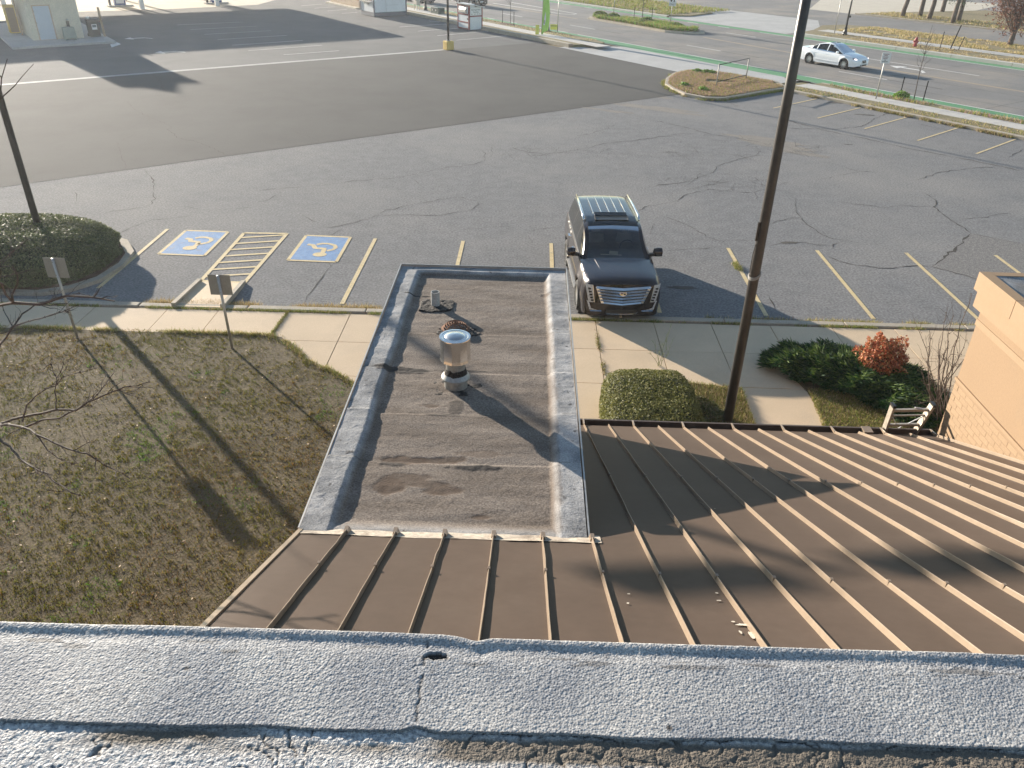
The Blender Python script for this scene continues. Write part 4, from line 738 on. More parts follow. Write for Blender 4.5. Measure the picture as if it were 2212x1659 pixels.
# ================================================================== PLANTS
def cards(name, c, nrm, size, cols, parent, mat='leaf', aspect=.55, tilt=.7, seed=0, fold=.25):
    rg = np.random.default_rng(seed); n = len(c); nn = nrm+rg.normal(0, tilt, (n, 3)); nn /= np.linalg.norm(nn, axis=1)[:, None]
    a = np.cross(nn, rg.normal(0, 1, (n, 3))); a /= np.linalg.norm(a, axis=1)[:, None]; b = np.cross(nn, a); s = (size*rg.uniform(.6, 1.4, n))[:, None]
    V = np.stack([c-a*s/2, c+b*s*aspect/2+nn*s*fold*.4, c+a*s/2, c-b*s*aspect/2+nn*s*fold*.4], 1).reshape(-1, 3)
    return grid_mesh(name, V, np.arange(4*n).reshape(n, 4), M[mat], parent, False, colors=np.repeat(cols, 4, 0))
def mound(c, r, n, e=3., amp=.08, ns=2.5, seed=0, zmin=0., depth=.06):
    rg = np.random.default_rng(seed); d = rg.normal(0, 1, (n, 3)); d[:, 2] = np.abs(d[:, 2])*1.0-.12; d /= np.linalg.norm(d, axis=1)[:, None]
    k = (np.abs(d[:, 0])**e+np.abs(d[:, 1])**e+np.abs(d[:, 2])**e)**(-1/e); q = d*k[:, None]
    nz = fbm(q[:, 0]*ns+5*q[:, 2], q[:, 1]*ns+3*q[:, 2], seed, 4)-.5
    s = 1+amp*2*nz-np.abs(rg.normal(0, depth, n)); p = q*s[:, None]*np.array(r)+np.array(c)
    nr = np.sign(q)*np.abs(q)**(e-1)/np.array(r); nr /= np.linalg.norm(nr, axis=1)[:, None]+1e-9
    kk = p[:, 2] > zmin; return p[kk], nr[kk]
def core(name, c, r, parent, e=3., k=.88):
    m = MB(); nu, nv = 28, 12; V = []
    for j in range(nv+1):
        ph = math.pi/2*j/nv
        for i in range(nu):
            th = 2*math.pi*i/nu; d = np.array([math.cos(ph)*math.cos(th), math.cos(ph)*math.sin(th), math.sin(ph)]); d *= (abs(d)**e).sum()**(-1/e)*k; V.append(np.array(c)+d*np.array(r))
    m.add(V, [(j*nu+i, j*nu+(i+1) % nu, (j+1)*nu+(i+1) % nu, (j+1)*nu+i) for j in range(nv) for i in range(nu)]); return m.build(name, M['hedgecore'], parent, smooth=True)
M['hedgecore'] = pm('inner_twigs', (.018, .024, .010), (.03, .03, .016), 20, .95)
t = thing('hedge', 'large rounded dark evergreen hedge mound with a lamp pole rising out of it', 'hedge', (-14.95, 20.75, .14))
p, n = mound((-14.95, 20.72, .12), (3.24, 2.16, .99), 90000, 2.9, .07, 3.2, 3, .16, .035); core('branches', (-14.95, 20.72, .1), (3.22, 2.06, .98), t, 2.9, .92)
cards('foliage', p, n, .052, mixcol(len(p), [(.11, .135, .055), (.16, .18, .075), (.075, .095, .04), (.27, .265, .13)], [.4, .3, .2, .1], 5), t, seed=4)
t = thing('hedge', 'clipped square boxwood hedge with pale sunlit left side beside the walk', 'hedge', (2.5, 12.9, Z0))
p, n = mound((2.50, 12.92, Z0), (.96, 1.42, .86), 52000, 4.2, .045, 3, 8, Z0+.02, .035); core('branches', (2.50, 12.92, Z0-.02), (.96, 1.42, .86), t, 4.2, .91)
cards('foliage', p, n, .036, mixcol(len(p), [(.155, .16, .042), (.22, .215, .062), (.11, .12, .032), (.30, .275, .11)], [.4, .3, .2, .1], 6), t, seed=5, tilt=.8)
p, n = mound((3.45, 12.7, Z0), (.75, 1.3, .42), 16000, 2.4, .12, 3, 18, Z0+.02, .05); cards('low_foliage', p, n, .040, mixcol(len(p), [(.10, .115, .03), (.13, .12, .045), (.16, .12, .06)], [.4, .35, .25], 7), t, seed=6)
# spreading juniper
def sprays(name, poly, n, h, parent, seed, cols, wts, ln=.22, w=.030):
    rg = np.random.default_rng(seed); x, y = scatter(poly, n*2, seed); x, y = x[:n], y[:n]; c = np.mean([q_[:2] for q_ in poly], axis=0)
    pa = np.array([q_[:2] for q_ in poly]); d = np.min(np.linalg.norm(np.stack([x, y], 1)[:, None]-pa[None], axis=2), axis=1)
    z = Z0+h*(.25+.75*np.clip(d/.55, 0, 1))*(.55+.75*fbm(x*2.6, y*2.6, seed, 3))*rg.uniform(.6, 1.05, len(x)); a = np.arctan2(y-c[1], x-c[0])+rg.normal(0, .9, len(x)); el = rg.uniform(-.25, .6, len(x)); L_ = ln*rg.uniform(.5, 1.3, len(x))
    b = np.stack([x, y, z], 1); dv = np.stack([np.cos(a)*np.cos(el), np.sin(a)*np.cos(el), np.sin(el)], 1); s = np.cross(dv, rg.normal(0, 1, (len(x), 3))); s /= np.linalg.norm(s, axis=1)[:, None]
    V = np.stack([b, b+dv*L_[:, None]*.5+s*w/2, b+dv*L_[:, None], b+dv*L_[:, None]*.5-s*w/2], 1).reshape(-1, 3)
    return grid_mesh(name, V, np.arange(len(V)).reshape(-1, 4), M['dryleaf'], parent, False, colors=np.repeat(mixcol(len(x), cols, wts, seed), 4, 0))
t = thing('juniper', 'low dark green spreading juniper in front of the red-leaved bush', 'shrub', (7.1, 15.0, Z0))
JP = [(5.35, 15.55), (5.6, 16.15), (6.4, 16.35), (7.5, 16.3), (8.35, 15.7), (8.75, 14.6), (8.55, 13.75), (7.95, 13.2), (7.55, 13.55), (7.2, 14.1), (6.6, 14.65), (5.95, 14.95)]
sprays('foliage', JP, 42000, .40, t, 5, [(.018, .062, .016), (.028, .085, .020), (.012, .040, .012), (.09, .14, .03)], [.4, .3, .2, .12], .19, .024)
MB().prism([(7.15+(x-7.15)*.72, 14.95+(y-14.95)*.72) for x, y in JP], Z0-.02, Z0+.14, .25).build('branches', M['hedgecore'], t)
t = thing('nandina', 'rounded bush with orange red leaves standing above the juniper', 'shrub', (7.75, 15.45, Z0))
p, n = mound((7.78, 15.32, Z0+.18), (.54, .50, .86), 6600, 2., .38, 3.4, 9, Z0+.12, .16); cards('foliage', p, n, .060, mixcol(len(p), [(.42, .13, .06), (.50, .21, .09), (.30, .08, .045), (.46, .28, .13), (.16, .13, .05)], [.35, .25, .2, .12, .08], 8), t, seed=7, tilt=1.)
for k in range(9): a = k*.7; MB().tube([(7.75, 15.42, Z0), (7.75+.12*math.cos(a), 15.42+.12*math.sin(a), Z0+.4), (7.75+.3*math.cos(a), 15.42+.3*math.sin(a), Z0+.78)], [.012, .004], 5).build('stem', M['bark'], t)
core('branches', (7.75, 15.42, Z0+.18), (.40, .36, .52), t, 2., .9)
# branch builder
def wander(a, b, n, amp, rr):
    a, b = np.array(a, float), np.array(b, float); L_ = np.linalg.norm(b-a); o = np.zeros(3); out = [a]
    for k in range(1, n): o = o*.7+np.array([rr.gauss(0, 1) for _ in range(3)])*amp*L_; out.append(a+(b-a)*k/n+o*math.sin(math.pi*k/n))
    return out+[b]
def twigs(m, path, r, rr, n, ln, depth=1, up=.3):
    for _ in range(n):
        k = rr.randrange(max(1, len(path)//3), len(path)); p = np.array(path[min(k, len(path)-1)]); d = np.array(path[min(k, len(path)-1)])-np.array(path[max(k-1, 0)]); d = d/(np.linalg.norm(d)+1e-9)
        v = d*.8+np.array([rr.gauss(0, .55), rr.gauss(0, .55), rr.gauss(up, .45)]); v /= np.linalg.norm(v); L_ = ln*rr.uniform(.4, 1.2)
        q = wander(p, p+v*L_, 4, .05, rr); m.tube(q, [r, r*.35], 4, False)
        if depth: twigs(m, q, r*.6, rr, 2, ln*.45, depth-1, up)
# bare tree reaching in from the left
TB = np.array([-8.6, 8.6, Z0]); rr = random.Random(12)
t = thing('tree', 'bare winter tree reaching its grey twigs in over the lawn from the left edge', 'tree', TB)
MB().tube([TB, TB+[.05, -.05, .8], TB+[.15, -.1, 1.7], TB+[.3, -.3, 2.7]], [.17, .14, .12, .10], 10).build('trunk', M['bark'], t, smooth=True)
r5 = lambda x, y, z: P(x*.3887, 507+y*.3887, z)
LIMB = [([(-60, 1040, 3.4), (0, 1055, 3.9), (60, 1058, 4.05), (130, 1072, 4.15), (200, 1110, 4.2), (330, 1168, 4.22), (480, 1215, 4.25), (580, 1280, 4.2), (720, 1355, 4.15)], .024),
        ([(0, 1050, 3.9), (150, 1008, 4.1), (310, 972, 4.25), (420, 978, 4.3), (560, 900, 4.45), (690, 846, 4.5), (830, 818, 4.55)], .022), ([(130, 1072, 4.15), (230, 1030, 4.2), (330, 1020, 4.25), (440, 965, 4.3), (540, 890, 4.4), (632, 768, 4.55)], .018),
        ([(310, 972, 4.25), (304, 870, 4.4), (316, 800, 4.5), (283, 720, 4.6)], .010), ([(316, 800, 4.5), (352, 720, 4.62)], .006), ([(125, 1040, 4.12), (150, 945, 4.25), (200, 895, 4.35), (310, 840, 4.45), (352, 790, 4.55), (475, 758, 4.62)], .014),
        ([(-40, 1110, 3.5), (0, 1140, 3.6), (60, 1180, 3.68), (105, 1240, 3.72), (190, 1296, 3.76), (262, 1325, 3.8), (300, 1372, 3.8), (400, 1436, 3.8), (460, 1452, 3.8)], .024), ([(190, 1296, 3.76), (226, 1352, 3.78)], .009), ([(200, 1110, 4.2), (262, 1195, 4.15), (322, 1242, 4.12), (400, 1276, 4.1)], .011),
        ([(-40, 690, 4.2), (0, 612, 4.35), (72, 512, 4.5), (130, 490, 4.55), (250, 458, 4.65), (400, 405, 4.75)], .022), ([(72, 512, 4.5), (122, 440, 4.6), (210, 380, 4.7), (310, 350, 4.8), (440, 325, 4.88), (515, 345, 4.9)], .014), ([(72, 512, 4.5), (20, 420, 4.6), (8, 360, 4.7)], .010), ([(250, 458, 4.65), (330, 430, 4.72), (385, 432, 4.75)], .007), ([(310, 350, 4.8), (300, 310, 4.85)], .006),
        ([(-30, 240, 4.8), (0, 235, 4.9), (40, 230, 4.95), (110, 213, 5.0), (175, 195, 5.05)], .012), ([(-30, 200, 4.8), (0, 170, 4.95), (50, 128, 5.0), (62, 75, 5.1)], .010), ([(50, 128, 5.0), (110, 60, 5.1)], .006), ([(0, 165, 4.9), (-20, 100, 5.0)], .008)]
starts = {}
for i, (pts, r_) in enumerate(LIMB):
    w3 = [r5(*q_) for q_ in pts]; path = []
    for a, b in zip(w3[:-1], w3[1:]): path += wander(a, b, 4, .018, rr)[:-1]
    path.append(w3[-1]); m = MB(); m.tube(path, list(np.linspace(r_*.7, max(.003, r_*.2), 8)), 6, False)
    twigs(m, path, max(.0035, r_*.2), rr, 6 if r_ > .012 else 3, .32 if r_ > .012 else .16, 1)
    for q_ in path[len(path)//2::3]: m.lathe([(.001, -.012), (.009, -.002), (.007, .010), (.001, .016)], q_, 5)
    m.build('limb', M['twig'], t)
fk = TB+[.3, -.3, 2.7]
for tgt, r_ in ((r5(-60, 1040, 3.4), .05), (r5(-40, 1110, 3.5), .035), (r5(-40, 690, 4.2), .045), (r5(-30, 240, 4.8), .03), (r5(-30, 200, 4.8), .026)):
    MB().tube(wander(fk, tgt, 5, .03, rr), [r_*1.5, r_*.7], 7, False).build('limb', M['bark'], t)
for tgt in ((-3.6, 5.0, 6.35), (-4.6, 6.6, 6.9), (-6.5, 9.5, 6.5), (-9.5, 10, 6.6), (-10.5, 7.5, 6.2)):
    q_ = wander(fk, tgt, 8, .03, rr); m = MB(); m.tube(q_, [.05, .012], 6, False); twigs(m, q_, .009, rr, 7, .8, 1); m.build('limb', M['twig'], t)
tp = wander((-3.6, 5.0, 6.35), (-2.9, 5.05, 6.36), 4, .03, rr); m = MB(); m.tube(tp, [.012, .005], 5, False); twigs(m, tp, .005, rr, 4, .25, 0); m.build('limb', M['twig'], t)
# bare shrub against the cream wall
rt = P(2040, 922, Z0); t = thing('bare_shrub', 'leafless many-stemmed shrub in front of the cream wall', 'shrub', rt); rr = random.Random(5)
for i, (x, y, Y_) in enumerate(((450, 240, 10.6), (285, 430, 10.8), (85, 560, 11.0), (0, 575, 11.1), (230, 400, 11.3), (60, 820, 10.6), (5, 900, 10.5), (395, 640, 10.4), (345, 745, 10.3), (160, 680, 10.7), (20, 985, 10.3), (110, 1000, 10.4), (250, 640, 10.8), (310, 640, 10.6), (0, 1180, 10.2), (90, 1150, 10.1), (200, 760, 10.4), (420, 760, 10.5))):
    tip = PY(1987.3+x*.25, 576+y*.25, rt[1]+(Y_-10.5)*.8); base = rt+np.array([rr.uniform(-.25, .12), rr.uniform(-.2, .2), 0]); mid = base*.45+tip*.55+np.array([-.05, .1, .12]); path = wander(base, mid, 4, .03, rr)[:-1]+wander(mid, tip, 5, .03, rr)
    m = MB(); m.tube(path, [.014, .004], 5, False); twigs(m, path, .004, rr, 5, .40, 1, .5)
    for q_ in path[-3:]: m.lathe([(.001, -.012), (.011, 0), (.001, .014)], np.array(q_)+[rr.gauss(0, .02), 0, .01], 5)
    m.build('stem', M['bark'], t)
# wispy weed behind the square hedge
rt = P(1425, 790, Z0); t = thing('tall_weed', 'thin feathery green weed rising behind the square hedge', 'weed', rt); rr = random.Random(8)
for x, y in ((1448, 707), (1440, 725), (1452, 738), (1430, 745), (1397, 752), (1412, 740)):
    tip = PY(x, y, rt[1]-.3); q_ = wander(rt+np.array([rr.uniform(-.06, .06), 0, 0]), tip, 5, .03, rr); m = MB(); m.tube(q_, [.006, .002], 4, False); twigs(m, q_, .0025, rr, 9, .14, 0); m.build('stem', pm('weed_stem', (.20, .24, .08), (.26, .28, .10), 20, .7), t)
# trees across the road
def leaf_tree(name, label, base, trunk_h, lean, crown_c, crown_r, nleaf, size, cols, wts, seed, limbs, tr=.16, mat='dryleaf', group=None, aspect=.4):
    rr = random.Random(seed); base = np.array(base, float); t = thing(name, label, 'tree', base, group=group); top = base+np.array([lean[0], lean[1], trunk_h]); cc = base+np.array(crown_c)
    tp = wander(base, top, 6, .012, rr); MB().tube(tp, [tr*1.25, tr, tr*.8], 9).build('trunk', M['bark'], t, smooth=True)
    P_, N_ = [], []; rg = np.random.default_rng(seed)
    for k in range(limbs):
        d = rg.normal(0, 1, 3); d[2] = abs(d[2])*.8-.1; d /= np.linalg.norm(d); tip = cc+d*np.array(crown_r)*rr.uniform(.6, 1.); s_ = np.array(tp[rr.randrange(3, 7)]); q_ = wander(s_, tip, 6, .04, rr); m = MB(); m.tube(q_, [tr*.4, tr*.07], 5, False); twigs(m, q_, tr*.09, rr, 5, .9, 1); m.build('branch', M['bark'], t)
        n_ = nleaf//limbs; f_ = rg.random(n_)**.6; pts = np.array([np.interp(f_, np.linspace(0, 1, len(q_)), np.array(q_)[:, i]) for i in range(3)]).T+rg.normal(0, 1, (n_, 3))*np.array(crown_r)*.17; P_.append(pts); N_.append(rg.normal(0, 1, (n_, 3)))
    p_ = np.vstack(P_); n2 = np.vstack(N_); cards('crown', p_, n2, size, mixcol(len(p_), cols, wts, seed), t, mat, aspect, seed=seed)
    return t
PC = [(.040, .080, .026), (.045, .085, .028), (.06, .10, .03)]
info = ['first slim pine from the left across the road, bare lower trunk', 'second slim pine from the left across the road', 'third slim pine across the road, just left of the far one', 'slim pine standing farthest back among the trees across the road', 'pine with low green boughs, front trunk of the close pair', 'pine behind the front trunk of the close pair']
for k, ((u, v), low) in enumerate(zip(((-52.33, 89.0), (-51.8, 91.5), (-49.96, 90.2), (-53.5, 99.), (-46.3, 88.25), (-47.2, 91.0)), (1.0, 3.2, 3.6, 3.2, .3, .6))):
    leaf_tree('pine_tree', info[k], W(u, v, .12), 4.2, (.25, .15), (.3, .2, 3.2+low*.7), (1.9, 1.9, 2.6), 2600, .30, PC, [.4, .35, .25], 60+k, 11, .20, group='pines across the road', aspect=.16)
leaf_tree('oak_tree', 'small tree holding brown dead leaves across the road at the right edge', (40.15, 73.16, .13), 1.7, (.35, .2), (.1, .4, 4.1), (3.3, 3.3, 2.7), 5200, .20, [(.16, .07, .045), (.22, .10, .06), (.12, .05, .035), (.28, .15, .09)], [.4, .3, .2, .1], 81, 15, .20)
def sapling(name, label, base, h, seed, spread=.5, n=9, leaf=None, trunk=.028):
    rr = random.Random(seed); base = np.array(base, float); t = thing(name, label, 'tree', base); q_ = wander(base, base+[rr.uniform(-.1, .1), rr.uniform(-.1, .1), h], 8, .008, rr); MB().tube(q_, [trunk, trunk*.25], 6).build('trunk', M['twig'], t)
    for k in range(n):
        i = rr.randrange(3, 8); s_ = np.array(q_[i]); a = rr.uniform(0, 6.28); e = s_+np.array([math.cos(a)*spread*rr.uniform(.5, 1), math.sin(a)*spread*rr.uniform(.5, 1), rr.uniform(.3, .9)*h*.25]); b = wander(s_, e, 4, .05, rr); m = MB(); m.tube(b, [trunk*.4, trunk*.12], 4, False); twigs(m, b, trunk*.12, rr, 4, .35, 0); m.build('branch', M['twig'], t)
        if leaf: pts = np.array(b)[RNG.integers(1, len(b), leaf)]+RNG.normal(0, .12, (leaf, 3)); cards('foliage', pts, RNG.normal(0, 1, (leaf, 3)), .09, mixcol(leaf, [OLIVE, GREEN], [.5, .5], k), t, seed=k)
    return t
def stake(base, h, label, group, lean=0, r_=.030):
    o = MB().tube([base, np.array(base)+[lean, 0, h]], r_, 6).add([], []); o.box((base[0]-r_*1.3, base[1]-r_*1.3, base[2]), (base[0]+r_*1.3, base[1]+r_*1.3, base[2]+.03)); return tag(o.build('tree_stake', M['stake'], None), label, 'stake', group)
sapling('sapling', 'slim leafless sapling between two stakes near the white car', W(-25.33, 46.35, .11), 3.9, 3, .55, 12)
stake(W(-26.36, 46.6, .11), 1.05, 'dark stake left of the leafless sapling by the near bike lane', 'tree stakes'); stake(W(-24.91, 46.6, .11), 1.05, 'dark stake right of the leafless sapling by the near bike lane', 'tree stakes')
sapling('sapling', 'bare sapling in a mulch ring beyond the green feather flag', W(-65, 46.0, .2), 4.2, 6, .6, 10)
stake(W(-65.7, 45.6, .2), 1.1, 'dark stake left of the bare sapling near the feather flag', 'tree stakes'); stake(W(-63.9, 45.6, .2), 1.1, 'dark stake right of the bare sapling near the feather flag', 'tree stakes')
struct(MB().prism(blob(W(-65, 45.6), 1.3, .6, 4, rot=ST_ROT), .18, .24, .3).build('mulch_ring', M['mulch']))
sapling('sapling', 'young leafing tree between two stakes on the road island', W(-60.9, 58.6, .2), 3.6, 9, .7, 12, 40, .045)
stake(W(-61.6, 58.2, .2), 1.25, 'dark stake left of the young tree on the road island', 'tree stakes'); stake(W(-60.6, 59.6, .2), 1.25, 'dark stake right of the young tree on the road island', 'tree stakes')
stake(W(-36.63, 68.95, .13), 1.2, 'left of the three dark stakes beside the red hydrant', 'tree stakes'); stake(W(-35.69, 68.8, .13), 1.8, 'tallest of the three dark stakes beside the red hydrant', 'tree stakes', .35, .045); stake(W(-35.0, 68.76, .13), 1.0, 'right of the three dark stakes beside the red hydrant', 'tree stakes', .2)
for k, (u, v, r_, h, lb) in enumerate(((-66.2, 57.9, .55, .5, 'round green shrub at the far end of the road island'), (-64.6, 58.2, .5, .45, 'second green shrub on the road island beside the bare post'), (-60.0, 58.4, .5, .5, 'green shrub beside the young tree on the road island'), (-56.2, 58.4, .6, .4, 'low green shrub by the U-turn sign on the road island'))):
    c = W(u, v, .2); t = thing('shrub', lb, 'shrub', c); p, n = mound(c, (r_*1.4, r_*.9, h), 900, 2., .2, 3, 30+k, .2, .1); cards('foliage', p, n, .16, mixcol(len(p), [GREEN, LUSH, OLIVE], [.5, .2, .3], k), t, seed=k); core('branches', c, (r_*1.3, r_*.8, h), t, 2., .8)
c = W(-26.1, 46.3, .11); t = thing('shrub', 'small bright green weed clump at the foot of the leafless sapling', 'shrub', c); p, n = mound(c, (.45, .35, .35), 700, 2., .3, 3, 44, .1, .1); cards('foliage', p, n, .10, mixcol(len(p), [GREEN, LUSH], [.6, .4], 3), t, seed=3); core('branches', c, (.35, .3, .25), t, 2., .8)
for k, px in enumerate(((1478, 186), (1518, 196), (1506, 156), (1524, 158), (1536, 159))):
    c = P(*px, .14); t = thing('shrub', ['green weed clump on the near left curve of the lot island', 'green weed clump at the near kerb of the lot island', 'small weed at the back of the lot island, leftmost of three', 'small weed at the back of the lot island, middle of three', 'small weed at the back of the lot island, rightmost of three'][k], 'weed', c); p, n = mound(c, (.35, .3, .22), 260, 2., .3, 3, 70+k, .1, .12); cards('foliage', p, n, .12, mixcol(len(p), [GREEN, LUSH], [.6, .4], k), t, seed=k); core('branches', c, (.28, .24, .15), t, 2., .8)
# litter of small pale stones and leaf scraps on the lawn and lot
m = MB(); rr = random.Random(3)
for _ in range(900):
    x, y = rr.uniform(-12, -1.8), rr.uniform(4, 16.3); a = rr.uniform(0, 6.28); s_ = rr.uniform(.012, .035)
    if in_poly(np.array([x]), np.array([y]), LAWN)[0]: m.sheet([(x+s_*math.cos(a), y+s_*math.sin(a), Z0+.045+rr.uniform(0, .02)), (x-s_*.5*math.sin(a), y+s_*.5*math.cos(a), Z0+.05), (x-s_*math.cos(a), y-s_*math.sin(a), Z0+.045), (x+s_*.5*math.sin(a), y-s_*.5*math.cos(a), Z0+.04)])
o = struct(m.build('leaf_litter', pm('dead_leaf', (.34, .24, .15), (.46, .34, .22), 3, .8)), 'stuff'); tag(o, 'small dead leaves scattered over the lawn', 'leaf litter')
# ================================================================== POLES, SIGNS, STREET FURNITURE
def text_mesh(s, size, mat, parent, Mx, name='lettering'):
    c = bpy.data.curves.new(name, 'FONT'); c.body = s; c.size = size; c.align_x = 'CENTER'; c.align_y = 'CENTER'; c.extrude = .002
    tmp = bpy.data.objects.new('tmp', c); sc.collection.objects.link(tmp); dg = bpy.context.evaluated_depsgraph_get(); me = bpy.data.meshes.new_from_object(tmp.evaluated_get(dg)); bpy.data.objects.remove(tmp)
    me.transform(Mx); me.materials.clear(); me.materials.append(mat); return put(bpy.data.objects.new(name, me), parent)
def frame(o, ex, ey, ez): return Matrix(((ex[0], ey[0], ez[0], o[0]), (ex[1], ey[1], ez[1], o[1]), (ex[2], ey[2], ez[2], o[2]), (0, 0, 0, 1)))
# tall light pole at the right
bp_ = np.array([3.975, 12.95, Z0]); t = thing('light_pole', 'tall brown round light pole rising in front of the parked lot', 'light pole', bp_)
MB().tube([bp_, bp_+[0, 0, 3.], bp_+[0, 0, 6.], bp_+[0, 0, 9.4]], [.093, .088, .080, .070], 20).build('pole', M['pole'], t, smooth=True); MB().lathe([(.20, 0), (.20, .03), (.12, .06), (.10, .12)], bp_, 20).build('base_cover', M['pole'], t)
zr = PY(1629, 592, 12.95)[2]
for k in range(3): MB().tube([(bp_[0]+.098*math.cos(a), bp_[1]+.098*math.sin(a), zr-.02*k+.05*math.cos(a-.6)) for a in np.linspace(0, 2*math.pi, 22)], .010, 5, False).build('rope_loop', M['signback'], t)
MB().tube([(bp_[0]-.098, bp_[1]-.02, zr+.03), (bp_[0]-.105, bp_[1]-.03, zr+.35), (bp_[0]-.088, bp_[1]-.03, zr+.55)], .007, 5).build('strap', M['black'], t); MB().box((bp_[0]-.115, bp_[1]-.06, zr+.62), (bp_[0]-.08, bp_[1]-.02, zr+.95)).build('bracket', M['black'], t)
def twin_head(t, b, h, d):
    d = np.array([d[0], d[1], 0])
    MB().bar(b+[0, 0, h]-d*.30, b+[0, 0, h]+d*.30, .06).build('arm', M['pole'], t)
    for s_ in (-1, 1):
        c = b+[0, 0, h]+d*s_*.78; MB().box((-.50, -.25, -.13), (.50, .25, .13), frame(c, d, (-d[1], d[0], 0), (0, 0, 1))).build('lamp_head', M['pole'], t, bevel=.02)
twin_head(t, bp_, 9.4, (1, 0))
lp = np.array([-13.85, 21.25, .14]); t = thing('light_pole', 'tall dark light pole standing in the rounded hedge at the left', 'light pole', lp)
MB().tube([lp, lp+[0, 0, 5], lp+[0, 0, 10.2]], [.095, .085, .07], 16).build('pole', M['pole'], t, smooth=True); MB().lathe([(.2, 0), (.2, .05), (.11, .1)], lp, 16).build('base_cover', M['pole'], t); twin_head(t, lp, 10.2, (.74, .67))
mp = np.array([-6.31, 63.95, 0]); t = thing('light_pole', 'dark light pole on a chipped yellow concrete base in the middle of the lot', 'light pole', mp)
MB().box((-.31, -.31, 0), (.31, .31, .62), frame(mp, (ST_U[0], ST_U[1], 0), (ST_N[0], ST_N[1], 0), (0, 0, 1))).build('concrete_base', M['yellowp'], t, bevel=.05); MB().tube([mp+[0, 0, .6], mp+[0, 0, 9]], [.085, .07], 12).build('pole', M['pole'], t, smooth=True); MB().lathe([(.17, .62), (.17, .66), (.10, .68)], mp, 12).build('base_plate', M['galv'], t); twin_head(t, mp, 9.2, (.8, .6))
for a in (0, 1, 2, 3): MB().lathe([(.02, .66), (.02, .74)], mp+[.12*math.cos(a*1.57+.78), .12*math.sin(a*1.57+.78), 0], 6).build('anchor_bolt', M['galv'], t)
def street_lamp(p, label):
    t = thing('street_lamp', label, 'street lamp', p, group='black street lamps')
    MB().lathe([(.26, 0), (.26, .06), (.20, .10), (.17, .20), (.19, .26), (.15, .34), (.12, .55), (.14, .60), (.10, .66)], p, 16).build('base', M['black'], t, angle=35)
    MB().tube([p+np.array([0, 0, .6]), p+np.array([0, 0, 4.4])], [.085, .06], 12).build('pole', M['black'], t, smooth=True); MB().box((p[0]+.06, p[1]-.08, 1.55), (p[0]+.2, p[1]+.08, 1.72)).build('junction_box', M['black'], t)
    MB().lathe([(.08, 4.4), (.16, 4.5), (.20, 4.85), (.14, 5.1), (.02, 5.25)], p, 12).build('lantern', M['paper'], t, smooth=True)
street_lamp(W(-59.1, 45.75, .2), 'black ornamental street lamp beside the green feather flag'); street_lamp(W(-78.4, 44.75, .2), 'black ornamental street lamp beside the grey meter cabinet'); street_lamp(W(-45.5, 68.8, .13), 'black ornamental street lamp on the far side of the road')
def post_sign(name, label, base, h, panel=None, pipe=.03, lean=(0, 0), mat='galv'):
    base = np.array(base, float); t = thing(name, label, 'sign' if panel else 'post', base); top = base+np.array([lean[0], lean[1], h]); MB().tube([base-[0, 0, .05], top], pipe, 10).build('post', M[mat], t, smooth=True)
    if not panel: MB().lathe([(pipe*1.15, -.01), (pipe*1.15, .02), (pipe*.3, .035)], top, 8).build('post_cap', M[mat], t); MB().lathe([(pipe*2.2, 0), (pipe*2.2, .02), (pipe*1.2, .04)], base, 10).build('foot', M[mat], t)
    return t, top
for px, h, lb, ln in (((168, 731), 1.97, 'grey back of the accessible parking sign beside the rounded hedge', (-.05, 0.)), ((502, 754), 1.80, 'grey back of the accessible parking sign near the kerb ramp', (-.03, 0.))):
    b = P(*px, Z0); t, top = post_sign('parking_sign', lb, b, h, True, .03, ln); c = top+np.array([.0, .045, -.235]); MB().box((c[0]-.245, c[1]-.004, c[2]-.24), (c[0]+.245, c[1]+.004, c[2]+.235)).build('sign_plate', M['signback'], t, bevel=.003)
    for dz in (-.15, .15): MB().tube([(c[0], c[1]-.08, c[2]+dz), (c[0], c[1]+.014, c[2]+dz)], .008, 6).build('bolt', M['chrome'], t)
    MB().box((c[0]-.2, c[1]+.0045, c[2]-.2), (c[0]+.2, c[1]+.006, c[2]+.2)).build('sign_face', M['blue'], t)
for p, lb, h in ((W(-58.0, 46.0, .2), 'bare grey sign post beside the black lamp and feather flag', 3.2), (W(-65.0, 58.6, .2), 'bare grey sign post rising from the road island', 3.2), (W(-46.7, 69.0, .13), 'bare grey sign post beside the lamp across the road', 3.4)): post_sign('sign_post', lb, p, h, None, .035)
b = W(-26.5, 44.4, .12); t, top = post_sign('parking_notice', 'small white notice on a grey post by the near sidewalk', b, 2.42, True, .035); ex = np.array([.985, -.17, 0]); ez = np.array([-.17, -.985, 0]); c = top+np.array([0, -.05, -.20])
Mx = frame(c, ex, (0, 0, 1), ez); MB().box((-.24, -.30, -.008), (.24, .26, .008), Mx).build('sign_plate', M['paper'], t)
for k, (y0, w0) in enumerate(((.18, .34), (.11, .22), (.03, .30), (-.05, .26), (-.13, .12), (-.21, .32))):
    n_ = int(w0/.045); m = MB()
    for i in range(n_): m.box((-w0/2+i*.045, y0-.018, .009), (-w0/2+i*.045+.032, y0+.018, .011), Mx)
    m.build('print_line', M['maroon' if k < 4 else 'ink'], t)
b = W(-57.1, 58.6, .2); t, top = post_sign('turn_sign', 'white U-turn only sign on a post at the near end of the road island', b, 2.6, True, .035); c = top+np.array([0, -.05, -.42]); ex = np.array([.95, -.31, 0]); ez = np.array([-.31, -.95, 0]); Mx = frame(c, ex, (0, 0, 1), ez)
MB().box((-.33, -.50, -.008), (.33, .44, .008), Mx).build('sign_plate', M['paper'], t); text_mesh('ONLY', .22, M['ink'], t, Mx @ Matrix.Translation((0, -.36, .011)))
